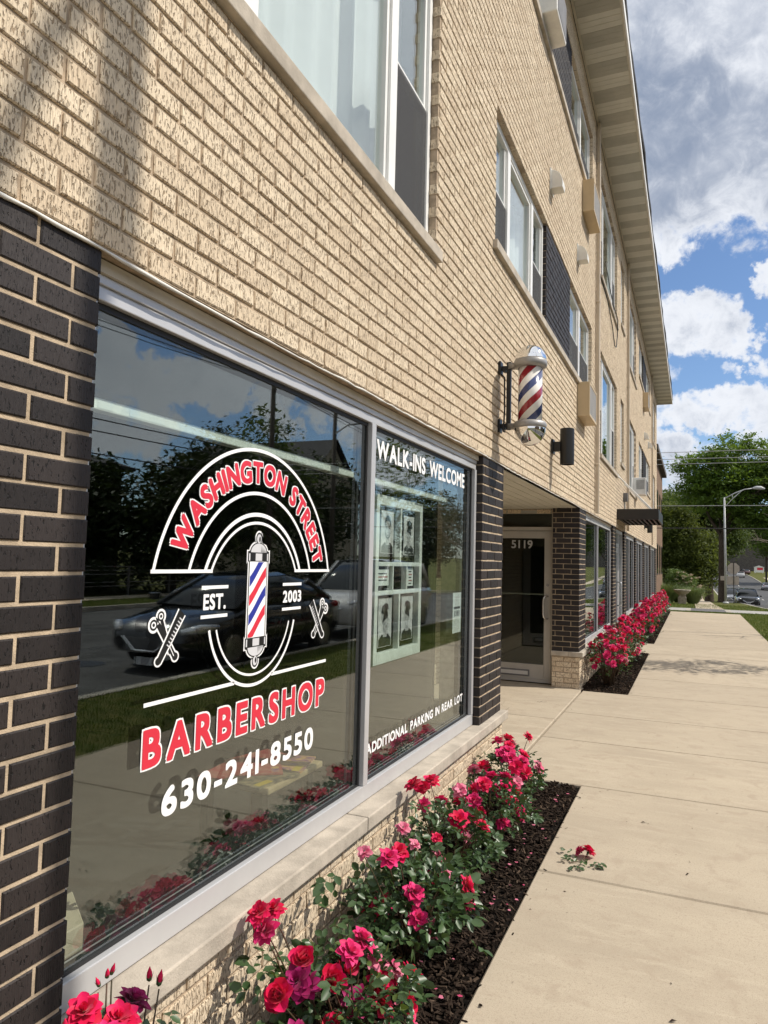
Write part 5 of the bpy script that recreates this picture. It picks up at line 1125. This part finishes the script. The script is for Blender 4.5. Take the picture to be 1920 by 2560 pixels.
def tree(name, base, trunk_h, r, label, cat, ells, ncl, per, cr, size, mat, seed, group=None, depth=3, lean=(0, 0), L0=None, flat=.55, bark='bark', spread=.6, shell=.55):
    t = thing(name, base, label, cat, group); rs = random.Random(seed); m_ = MB(); b = Vector(base)
    top = b + Vector((lean[0], lean[1], trunk_h))
    m_.tube([b + Vector((0, 0, -.15)), b + Vector((0, 0, .12)), b.lerp(top, .3), b.lerp(top, .7), top], [r * 1.7, r * 1.2, r, r * .92, r * .85], 12)
    if depth:
        for i in range(4):
            a = i * 1.57 + rs.uniform(-.4, .4); limbs(m_, top - Vector((0, 0, .1)), (math.cos(a) * spread, math.sin(a) * spread, 1), L0 or trunk_h * .6, r * .55, depth - 1, rs, spread)
    m_.build('trunk', bark, t, smooth=True)
    if ncl:
        V, F, rn = leaf_cloud(ells, ncl, per, cr, size, seed, flat, shell); np_mesh('crown', V, F, mat, t, rnd=rn, off=base)
    return t
# the big street tree beyond the driveway and the leafy mass left of it
tree('street_tree', (3.45, 62, T(62)), 5.2, .27, 'tall spreading green tree behind the street lamp', 'tree',
     [(3.5, 62, 7.4, 3.4, 3.2, 2.0), (6.2, 62, 7.0, 3.2, 3.2, 2.4), (2.2, 62, 9.6, 2.2, 2.4, 1.3), (5.2, 62, 10.4, 3.4, 2.8, 1.3), (8.6, 62, 9.0, 3.0, 3, 2.0), (1.7, 61.5, 8.3, 1.5, 1.8, .9), (8.2, 61.5, 5.0, 3.0, 2.2, 1.3), (7.6, 61, 3.9, 2.2, 1.8, .8), (4.4, 62, 11.6, 1.9, 1.7, .9), (4.6, 62, 8.6, 3.6, 3, 1.6)], 800, 52, .42, .145, 'locust_leaf', 101, depth=4, L0=2.5, flat=.35)
tree('street_tree', (2.72, 72, T(72)), 4.0, .34, 'thick trunk standing behind the tall street tree by the far path', 'tree', [(1.2, 73, 6.4, 2.8, 2.6, 2.4), (3.4, 73, 7.2, 2.8, 2.6, 2.6)], 420, 46, .45, .16, 'dark_leaf', 102, depth=2)
tree('leafy_tree', (-.8, 66, T(66)), 2.4, .2, 'broad light-green tree filling the gap beside the building end', 'tree', [(-.81, 66, 3.96, 2.3, 2.2, 3.2), (.84, 65.7, 2.4, 1.8, 1.8, 3.2), (-.02, 66, 6.0, 1.6, 1.6, 1.4), (2.17, 67, 2.4, 1.5, 1.8, 2.9)], 900, 46, .34, .125, 'maple_leaf', 103, depth=2, shell=.25)
tree('leafy_tree', (2.0, 100, T(100)), 3.5, .3, 'dark green tree behind the far end of the path', 'tree', [(1.8, 100, 5.2, 3.2, 3, 4.6), (5.0, 103, 6.5, 2.6, 3, 3.4), (-1.5, 102, 8.5, 3, 3, 3)], 700, 46, .6, .22, 'dark_leaf', 105, depth=2)
tree('leafy_tree', (16.5, 170, T(170)), 4, .3, 'far tree along the road beside the dark building', 'tree', [(16.5, 170, 9, 4.5, 4, 4.5), (21, 175, 9, 4, 4, 5)], 240, 36, .9, .4, 'dark_leaf', 106, depth=2)
tree('leafy_tree', (9.5, 235, T(235)), 4, .3, 'distant tree at the crest of the road', 'tree', [(8.5, 235, 11, 6, 4, 6), (2.5, 232, 10, 6, 4, 7), (14, 240, 13, 5, 4, 5)], 300, 36, 1.1, .5, 'dark_leaf', 107, depth=2)
sh = thing('flowering_shrub', (.65, 55, T(55)), 'rounded shrub with creamy blossoms beyond the driveway', 'shrub')
EL = [(.6, 55, .35, 1.0, .9, 1.0), (1.1, 54.8, -.05, .85, .8, .7), (.25, 55, .75, .7, .7, .8)]
V, F, rn = leaf_cloud(EL, 230, 30, .13, .07, 31); np_mesh('foliage', V, F, 'shrub_leaf', sh, rnd=rn, off=(.65, 55, T(55)))
V, F, rn = leaf_cloud([(1.15, 54.3, .55, .75, .4, .65), (.75, 54.4, 1.05, .5, .4, .4)], 42, 16, .055, .05, 32, shell=.9); np_mesh('blossoms', V, F, 'shrub_blossom', sh, rnd=rn, off=(.65, 55, T(55)))
sb = MB(); [sb.tube([(.6 + .05 * i, 55, T(55)), (.4 + .25 * i, 55, .2)], [.03, .012], 6) for i in range(3)]; sb.build('stems', 'bark', sh)
def grass_clump(x, y, h, r, n, seed, label):
    t = thing('ornamental_grass', (x, y, T(y)), label, 'grass clump', 'ornamental grasses by the planter'); rs = np.random.RandomState(seed)
    a = rs.uniform(0, 6.283, n); q = rs.rand(n) ** .7 * r; hh_ = h * rs.uniform(.6, 1.1, n); b = np.stack([x + np.cos(a) * q * .35, y + np.sin(a) * q * .35, np.full(n, T(y))], 1)
    m1 = b + np.stack([np.cos(a) * q * .5, np.sin(a) * q * .5, hh_ * .8], 1); tp = b + np.stack([np.cos(a) * q * 1.25, np.sin(a) * q * 1.25, hh_], 1); w = np.stack([-np.sin(a), np.cos(a), np.zeros(n)], 1) * .012
    V = np.stack([b - w, b + w, m1 + w * .8, m1 - w * .8, tp + w * .15, tp - w * .15], 1).reshape(-1, 3); F = (np.array([(0, 1, 2, 3), (3, 2, 4, 5)])[None] + (np.arange(n) * 6)[:, None, None]).reshape(-1, 4)
    np_mesh('blades', V, F, 'ornamental_blade', t, rnd=np.repeat(rs.rand(n), 2), off=(x, y, T(y)))
grass_clump(1.35, 46.5, .95, .75, 700, 41, 'feathery grass clump right of the stone urn'); grass_clump(-.1, 48, 1.15, .9, 800, 42, 'tall grass clump left of the stone urn, against the building corner'); grass_clump(.55, 50, 1.0, .8, 500, 43, 'grass clump behind the stone urn')
ur = thing('garden_urn', (.78, 45, T(45)), 'wide stone bowl planter on a pedestal beyond the driveway', 'planter')
m_ = MB(); m_.lathe([(0, .0), (.20, .0), (.20, .06), (.34, .16), (.46, .30), (.47, .34), (.43, .345), (.36, .27), (0, .25)], 28, (.78, 45, .02)); m_.build('bowl', 'concrete_urn', ur, smooth=True)
m_ = MB(); m_.box(.56, 1.0, 44.78, 45.22, T(45) - .1, -.05); m_.box(.60, .96, 44.82, 45.18, -.05, .02); m_.build('pedestal', 'concrete_urn', ur, bevel=.01)
# small trees on the near verge (their shadows fall across the pavement)
tree('young_street_tree', (4.25, 13.9, 0), 2.3, .05, 'slim young leafy tree on the grass verge by the kerb', 'tree', [(4.25, 13.9, 3.25, .8, .9, .75), (4.2, 14.0, 4.0, .55, .6, .5)], 60, 22, .15, .055, 'maple_leaf', 121, depth=2, L0=.8, flat=.4)
tree('bare_street_tree', (4.15, 20.5, 0), 1.5, .06, 'small bare-twigged tree on the grass verge', 'tree', [], 0, 0, 0, 0, None, 122, depth=4, L0=.9, bark='twig', spread=.85)
# ------------------------------------------------------------------ street furniture
lp = thing('street_lamp', (3.39, 54, T(54)), 'grey cobra-head street lamp with a bracketed arm by the far path', 'street lamp')
zt = 6.46
m_ = MB(); m_.tube([(3.39, 54, T(54)), (3.37, 54, 3), (3.34, 54, zt)], [.085, .07, .055], 12); m_.lathe([(0, 0), (.2, 0), (.2, .05), (.14, .12), (0, .12)], 14, (3.39, 54, T(54))); m_.build('pole', 'galvanised', lp, smooth=True)
m_ = MB(); m_.tube([(3.34, 54, zt - .08), (4.0, 54, zt + .30), (4.59, 54, zt + .54), (5.1, 54, zt + .60)], .035, 8); m_.tube([(3.35, 54, zt - .68), (3.83, 54, zt - .1), (4.4, 54, zt + .45)], .026, 8); m_.tube([(3.83, 54, zt - .08), (3.83, 54, zt + .18)], .02, 6); m_.build('arm', 'galvanised', lp, smooth=True)
m_ = MB(); m_.tube([(5.05, 54, zt + .61), (5.3, 54, zt + .64), (5.55, 54, zt + .62), (5.8, 54, zt + .55)], [.06, .12, .13, .05], 10); m_.build('lamp_head', 'galvanised', lp, smooth=True)
ss = thing('stop_sign', (3.92, 55, T(55)), 'back of an octagonal road sign with two plates on a steel post', 'road sign')
m_ = MB(); m_.box(3.90, 3.95, 54.98, 55.02, T(55), 2.08); m_.build('post', 'bronze_metal', ss)
c = (3.92, 1.66); R8 = .40
m_ = MB(); m_.prism([(c[0] + R8 * math.cos(rad(22.5 + 45 * i)), c[1] + R8 * math.sin(rad(22.5 + 45 * i))) for i in range(8)], 'y', 55.021, 55.03); m_.build('octagonal_panel', 'sign_back', ss)
m_ = MB(); m_.box(3.45, 4.25, 55.021, 55.03, .55, 1.12); m_.build('lower_plate', 'sign_back', ss); m_ = MB(); m_.box(3.10, 3.448, 55.031, 55.04, .82, 1.12); m_.build('side_plate', 'sign_back', ss)
for i, (z, lb) in enumerate(((6.56, 'topmost'), (6.27, 'second'), (6.06, 'third'), (4.27, 'fourth'), (3.31, 'lowest and darkest'))):
    m_ = MB(); m_.tube([(-14 + 45 * k / 12, 33.2 + .05 * i, z + .10 * ((k - 6) / 6) ** 2 - .02 + (.03 * k if i < 3 else 0) * .1) for k in range(13)], .013 if i < 4 else .02, 5)
    tag(m_.build('overhead_wire', 'wire_grey' if i < 4 else 'wire_black'), lb + ' overhead wire crossing in front of the far trees', 'wire', 'overhead wires above the driveway')
def utility_pole(x, y, h, label, arm=True, r=.15):
    t = thing('utility_pole', (x, y, T(y)), label, 'utility pole', 'utility poles'); z = T(y); m_ = MB(); m_.tube([(x, y, z - .2), (x, y, z + h)], [r, r * .7], 10); m_.build('pole', 'utility_wood', t, smooth=True)
    if arm:
        m_ = MB(); m_.box(x + r * .8, x + r * .8 + .1, y - 1.3, y + 1.3, z + h - 1.0, z + h - .88); m_.build('crossarm', 'utility_wood', t)
        m_ = MB(); [m_.lathe([(.0, 0), (.04, 0), (.05, .05), (.03, .1), (.045, .13), (0, .15)], 8, (x + r * .8 + .05, y + q, z + h - .88)) for q in (-1.2, -.6, .6, 1.2)]; m_.build('insulators', 'grille_grey', t)
    return t
utility_pole(15.8, 27.4, 10.4, 'wooden utility pole with crossarm across the road'); utility_pole(15.8, 33.5, 9.4, 'wooden utility pole carrying a lamp arm across the road', False)
al = thing('lamp_bracket', (15.8, 33.4, 8.6), 'curved street light arm clamped to the wooden pole', 'street lamp'); m_ = MB(); m_.tube([(15.7, 33.4, 8.2), (15.2, 33.8, 8.7), (14.2, 34.6, 8.95), (13.4, 35.3, 8.9)], .05, 8); m_.build('arm', 'galvanised', al); m_ = MB(); m_.tube([(13.4, 35.3, 8.9), (13.2, 35.5, 8.9), (12.9, 35.7, 8.84)], [.06, .13, .06], 8); m_.build('lamp_head', 'galvanised', al)
utility_pole(15.6, 172, 11, 'distant dark utility pole at the right of the road', True, .2)
ptx = thing('light_pole', (3.95, 2.745, 0), 'slim dark lighting pole on the verge beside the camera', 'pole'); m_ = MB(); m_.tube([(3.95, 2.745, -.1), (3.95, 2.745, 8.0)], [.10, .075], 14); m_.lathe([(0, 0), (.17, 0), (.17, .03), (.11, .06), (0, .06)], 14, (3.95, 2.745, -.005)); m_.build('pole', 'bronze_metal', ptx, smooth=True)
m_ = MB(); m_.tube([(3.95, 2.745, 7.9), (4.6, 2.745, 8.3), (5.4, 2.745, 8.35)], .04, 8); m_.build('arm', 'bronze_metal', ptx)
for i, (z, sg) in enumerate(((9.62, .8), (9.55, 1.0), (6.2, .5), (5.8, .5), (5.0, .4))):
    m_ = MB(); x = 15.95 - .05 * i
    for a, b in ((-20, 27.4), (27.4, 70)): m_.tube([(x, a + (b - a) * k / 12, z - sg * (1 - ((k - 6) / 6) ** 2)) for k in range(13)], .016 if i < 2 else .022, 5)
    tag(m_.build('street_wire', 'wire_black'), ('highest', 'second highest', 'middle', 'fourth', 'lowest')[i] + ' wire strung along the poles across the road', 'wire', 'wires along the road')
# ------------------------------------------------------------------ cars
def car(name, label, pos, rz, paint, L_=4.75, Wd=1.82, H_=1.46, style='sedan', group=None):
    t = thing(name, (0, 0, 0), label, 'car', group); w = Wd / 2; f = L_ / 2
    if style == 'sedan':
        body = [(-f, .72, .42, .80), (-f + .12, .88, .30, .93), (-f + .7, .97, .22, 1.00), (-.9, 1, .20, .97), (.3, 1, .20, .96), (1.0, 1, .20, .95), (f - .9, .98, .22, .86), (f - .3, .90, .24, .76), (f - .05, .74, .30, .62), (f, .62, .36, .55)]
        cab = [(-1.95, .80, .70, .96, .98), (-1.25, .88, .66, .96, H_ - .10), (-.5, .9, .66, .95, H_), (.25, .9, .66, .95, H_ - .03), (1.25, .86, .76, .93, .95)]
    else:
        body = [(-f, .82, .40, 1.02), (-f + .1, .93, .32, 1.08), (-f + .6, 1, .26, 1.08), (-.9, 1, .26, 1.07), (.4, 1, .26, 1.06), (1.0, 1, .26, 1.04), (f - .8, .98, .28, 1.0), (f - .25, .92, .30, .92), (f - .04, .82, .34, .78), (f, .72, .40, .70)]
        cab = [(-f + .10, .84, .74, 1.06, 1.10), (-f + .45, .9, .74, 1.06, H_ - .06), (-.6, .9, .74, 1.06, H_), (.30, .9, .74, 1.05, H_ - .03), (1.2, .88, .80, 1.03, 1.05)]
    m_ = MB(); vs = []
    for x, k, zb, zt_ in body:
        q = w * k; vs += [(x, -q * .9, zb), (x, -q, zb + (zt_ - zb) * .35), (x, -q * .985, zt_ - (zt_ - zb) * .18), (x, -q * .90, zt_ - .03), (x, -q * .55, zt_), (x, q * .55, zt_), (x, q * .90, zt_ - .03), (x, q * .985, zt_ - (zt_ - zb) * .18), (x, q, zb + (zt_ - zb) * .35), (x, q * .9, zb)]
    n = 10; k_ = len(body); m_.add(vs, [(i * n + j, (i + 1) * n + j, (i + 1) * n + (j + 1) % n, i * n + (j + 1) % n) for i in range(k_ - 1) for j in range(n)] + [tuple(range(n)), tuple(range((k_ - 1) * n, k_ * n))[::-1]])
    m_.build('body', paint, t, smooth=True)
    m_ = MB(); vs = []
    for x, kb, kt, zb, zt_ in cab: vs += [(x, -w * kb, zb - .02), (x, -w * (kb * .5 + kt * .5) - .01, zb + (zt_ - zb) * .55), (x, -w * kt, zt_ - .05), (x, -w * kt * .7, zt_), (x, w * kt * .7, zt_), (x, w * kt, zt_ - .05), (x, w * (kb * .5 + kt * .5) + .01, zb + (zt_ - zb) * .55), (x, w * kb, zb - .02)]
    n = 8; m_.add(vs, [(i * n + j, (i + 1) * n + j, (i + 1) * n + (j + 1) % n, i * n + (j + 1) % n) for i in range(len(cab) - 1) for j in range(n)] + [tuple(range(n)), tuple(range((len(cab) - 1) * n, len(cab) * n))[::-1]])
    m_.build('windows', 'dark_glass', t, smooth=True)
    m_ = MB(); rf = cab[1:4]
    for (xa, ka, ta, za, zA), (xb, kb, tb_, zb, zB) in zip(rf, rf[1:]): m_.add([(xa, -w * ta * .98, zA - .035), (xb, -w * tb_ * .98, zB - .035), (xb, -w * tb_ * .7, zB + .012), (xa, -w * ta * .7, zA + .012), (xa, w * ta * .7, zA + .012), (xb, w * tb_ * .7, zB + .012), (xb, w * tb_ * .98, zB - .035), (xa, w * ta * .98, zA - .035)], [(0, 1, 2, 3), (3, 2, 5, 4), (4, 5, 6, 7)])
    for s in (-1, 1):
        for i, j, r_ in ((3, 4, .035), (0, 1, .05)): m_.tube([(cab[i][0], s * w * (cab[i][2] if i == 3 else cab[i][1]) * 1.0, cab[i][4] - .045 if i == 3 else cab[i][3]), (cab[j][0], s * w * (cab[j][2] if j == 1 else cab[j][1]) * 1.0, cab[j][4] - .045 if j == 1 else cab[j][3])], r_, 6)
        m_.tube([(-.35, s * w * .915, cab[2][3]), (-.32, s * w * (cab[2][2] + .01), cab[2][4] - .06)], .035, 6)
    m_.build('roof', paint, t, smooth=True)
    wr = .33 if style == 'sedan' else .36
    for x in (-f + .95, f - .90):
        for s in (-1, 1):
            wh = MB(); yy = s * w * .99
            wh.tube([(x, yy - s * .20, wr), (x, yy - s * .185, wr), (x, yy - s * .01, wr), (x, yy + s * .004, wr)], [wr * .9, wr, wr, wr * .92], 24); wo_ = wh.build('wheel', 'tyre', t)
            rm = MB(); rm.tube([(x, yy + s * .004, wr), (x, yy + s * .012, wr)], [wr * .66, wr * .60], 18)
            rm.build('rim', 'rim_alloy', wo_)
    for s in (-1, 1):
        m_ = MB(); zc = body[-3][3] - .10; m_.tube([(f - .55, s * w * .93, zc + .02), (f - .25, s * w * .85, zc), (f - .06, s * w * .62, zc - .05)], [.04, .075, .05], 8); m_.build('headlight', 'lamp_clear', t, smooth=True)
        m_ = MB(); m_.tube([(-f + .28, s * w * .90, .86), (-f + .04, s * w * .72, .84)], [.06, .07], 8); m_.build('tail_light', 'lamp_red', t, smooth=True)
        m_ = MB(); m_.box(1.0, 1.14, s * w * 1.0 if s > 0 else -w - .17, w + .17 if s > 0 else -w, .98, 1.10); m_.build('wing_mirror', paint, t, bevel=.03)
    zg = body[-2][3] - .16
    m_ = MB(); m_.box(f - .06, f + .012, -w * .42, w * .42, zg - .14, zg + .06)
    for k in range(4): m_.box(f + .0125, f + .02, -w * .40, w * .40, zg - .12 + k * .045, zg - .10 + k * .045)
    m_.build('grille', 'grille_grey', t)
    m_ = MB(); m_.tube([(f + .005, -w * .47, zg + .06), (f + .03, -w * .2, zg - .13), (f + .03, w * .2, zg - .13), (f + .005, w * .47, zg + .06)], .022, 6); m_.build('chrome_trim', 'chrome', t)
    m_ = MB(); m_.box(f - .02, f + .025, -.16, .16, zg - .33, zg - .22); m_.build('number_plate', 'plate_white', t)
    t.location = pos; t.rotation_euler = (0, 0, rz); return t
zr = lambda y: T(y) - .13
car('parked_car', 'dark grey sedan parked at the kerb facing the camera side', (5.78, 10.75, zr(10)), -math.pi / 2, 'car_dark')
car('parked_car', 'white boxy estate car parked behind the dark grey sedan', (5.85, 16.3, zr(16)), -math.pi / 2, 'car_white', 4.7, 1.88, 1.75, 'suv')
car('parked_car', 'black car facing the camera at the far kerb behind the road sign', (5.95, 75, zr(75)), -math.pi / 2, 'car_black', 4.8, 1.95, 1.66, 'suv')
car('parked_car', 'grey car partly hidden behind the road sign post and lamp', (5.35, 86, zr(86)), -math.pi / 2, 'car_silver', 4.6, 1.85, 1.62, 'suv')
car('moving_car', 'grey sedan at the right edge of the far road', (13.9, 150, zr(150)), math.pi / 2, 'car_silver')
car('moving_car', 'small white car far up the road', (12.2, 200, zr(200)), math.pi / 2, 'car_white', 4.5, 1.8, 1.5, 'suv'); car('moving_car', 'dark maroon car farthest up the road', (14.0, 222, zr(222)), math.pi / 2 + .5, 'car_maroon', 4.7, 1.85, 1.6, 'suv')
# ------------------------------------------------------------------ other buildings
nb = thing('neighbour_building', (-4, 44, T(44)), 'brown flat-roofed building just past the corner of the brick building', 'building')
m_ = MB(); m_.box(-9, -.46, 38, 50, T(50) - .2, 7.45); m_.build('wall', 'brown_brick', nb)
m_ = MB(); m_.box(-9.3, -.20, 37.7, 50.3, 7.451, 7.70); m_.build('roof', 'dark_siding', nb)
for y in (39.2, 42.2, 45.2, 48.0):
    for z in (1.2, 4.2): m_ = MB(); m_.box(-.47, -.44, y, y + 1.4, z, z + 1.7); wn = m_.build('window', 'bronze_metal', nb); m_ = MB(); m_.box(-.445, -.435, y + .08, y + 1.32, z + .08, z + 1.62); m_.build('pane', 'dark_glass', wn)
def house(x0, x1, y0, y1, h, rh, wall, label, hip=True, tudor=False, name='house'):
    z = T((y0 + y1) / 2); t = thing(name, ((x0 + x1) / 2, (y0 + y1) / 2, z), label, 'house' if name == 'house' else 'building'); m_ = MB(); m_.box(x0, x1, y0, y1, z - .3, z + h)
    xm, ym_ = (x0 + x1) / 2, (y0 + y1) / 2; o_ = .45; zt_ = z + h
    if not hip: m_.add([(x0, y0, zt_), (x0, y1, zt_), (x0, ym_, zt_ + rh * .97)], [(0, 1, 2)]); m_.add([(x1, y0, zt_), (x1, y1, zt_), (x1, ym_, zt_ + rh * .97)], [(0, 1, 2)])
    m_.build('wall', wall, t)
    m_ = MB(); a, b, c, d = (x0 - o_, y0 - o_, zt_), (x1 + o_, y0 - o_, zt_), (x1 + o_, y1 + o_, zt_), (x0 - o_, y1 + o_, zt_)
    if hip: k = min(x1 - x0, y1 - y0) / 2; e, g = (xm, y0 + k, zt_ + rh), (xm, y1 - k, zt_ + rh); m_.add([a, b, c, d, e, g], [(0, 1, 4), (1, 2, 5, 4), (2, 3, 5), (3, 0, 4, 5)])
    else: e, g = (x0 - o_, ym_, zt_ + rh), (x1 + o_, ym_, zt_ + rh); m_.add([a, b, c, d, e, g], [(0, 1, 5, 4), (2, 3, 4, 5)])
    m_.add([a, b, c, d, (a[0], a[1], zt_ - .15), (b[0], b[1], zt_ - .15), (c[0], c[1], zt_ - .15), (d[0], d[1], zt_ - .15)], [(0, 1, 5, 4), (1, 2, 6, 5), (2, 3, 7, 6), (3, 0, 4, 7), (4, 5, 6, 7)]); m_.build('roof', 'shingle', t)
    nw = max(2, int((y1 - y0) / 3.2))
    for i in range(nw):
        for zz in ([1.0, 3.9] if h > 5 else [1.0]):
            y = y0 + (i + .5) * (y1 - y0) / nw - .55; m_ = MB(); m_.box(x0 - .05, x0 + .02, y, y + 1.1, z + zz, z + zz + 1.4); wn = m_.build('window', 'white_paint', t); m_ = MB(); m_.box(x0 - .06, x0 - .045, y + .08, y + 1.02, z + zz + .08, z + zz + 1.32); m_.build('pane', 'dark_glass', wn)
    if tudor:
        m_ = MB()
        for q in (-.36, -.18, 0, .18, .36): yy = ym_ + q * (y1 - y0); m_.box(x0 - .04, x0 - .005, yy - .09, yy + .09, zt_ - 2.4, zt_ + rh * (1 - 2 * abs(q)) * .9)
        m_.box(x0 - .045, x0 - .006, y0, y1, zt_ - .12, zt_ + .12); m_.box(x0 - .045, x0 - .006, y0, y1, zt_ - 2.5, zt_ - 2.3); m_.build('timber_framing', 'half_timber', t)
    return t
house(24, 34, 8, 27.0, 5.8, 2.0, 'dark_siding', 'dark hip-roofed house across the road'); house(25, 37, 46, 56, 7.2, 4.6, 'stucco', 'half-timbered gabled house across the road', False, True); house(24, 36, -16, 2, 5.5, 2.2, 'brown_brick', 'brown hip-roofed house across the road by the camera')
house(-6, 60, 262, 285, 12, 3, 'dark_siding', 'long dark building closing the far end of the road', True, False, 'far_building')
fb = thing('roadside_sign', (19.2, 238, T(238)), 'small white sign with a red top beside the far road', 'sign'); z = T(238)
m_ = MB(); m_.box(17.9, 20.5, 237.9, 238.1, z + .2, z + 1.7); m_.build('sign_board', 'white_paint', fb); m_ = MB(); m_.prism([(17.7, z + 1.71), (20.7, z + 1.71), (19.2, z + 2.25)], 'y', 237.8, 238.2); m_.build('sign_roof', 'white_paint', fb)
m_ = MB(); m_.box(18.7, 20.2, 237.87, 237.895, z + .9, z + 1.6); m_.build('red_panel', 'vinyl_red', fb); m_ = MB(); m_.box(18.1, 18.3, 237.95, 238.05, z - .2, z + .2); m_.box(20.1, 20.3, 237.95, 238.05, z - .2, z + .2); m_.build('posts', 'white_paint', fb)
for i, (x, y, s, lb) in enumerate(((20.5, 29, 1.0, 'dense dark tree across the road behind the nearer pole'), (21.5, 35, 1.15, 'tall loose-crowned tree across the road between the two poles'), (21.0, 41, 1.05, 'dark tree across the road in front of the gabled house'), (22, 22.5, .7, 'low dark tree before the hip-roofed house'), (20.8, 62, 1.0, 'dark tree across the road past the gabled house'), (24, 75, 1.2, 'farthest dark tree across the road'), (19.5, 25.5, .75, 'bushy tree across the road beside the railing'))):
    tree('garden_tree', (x, y, 0), 2.2 * s, .2, lb, 'tree', [(x, y, 4.2 * s, 2.9 * s, 3.0 * s, 2.6 * s), (x + .5, y + 1.5, 6.2 * s, 2.2 * s, 2.2 * s, 2.0 * s), (x - .3, y - 1.6, 3.0 * s, 2.0 * s, 2.2 * s, 2.2 * s)] + ([(x, y, 8.6, 1.8, 2.2, 1.6)] if i == 1 else []), 200, 34, .42, .17, 'shade_leaf' if i != 1 else 'dark_leaf', 140 + i, 'trees across the road', depth=2)
hg = MB(); V, F, rn = leaf_cloud([(19.6, 22, .7, .8, 12, .9), (19.8, 44, .8, .9, 12, 1.0)], 420, 30, .2, .10, 160, shell=.2); tag(np_mesh('hedge', V, F, 'shade_leaf', rnd=rn), 'long clipped dark hedge across the road', 'hedge')
rl = thing('metal_railing', (18.9, 22, 0), 'low pale metal railing before the hedge across the road', 'railing'); m_ = MB()
for z in (.35, .5, .8, .95, 1.1): m_.box(18.88, 18.91, 17.5, 27, z, z + .035)
m_.build('rails', 'grille_grey', rl); m_ = MB(); [m_.box(18.86, 18.93, y, y + .06, -.02, 1.14) for y in (17.5, 19.9, 22.2, 24.6, 26.94)]; m_.build('posts', 'grille_grey', rl)
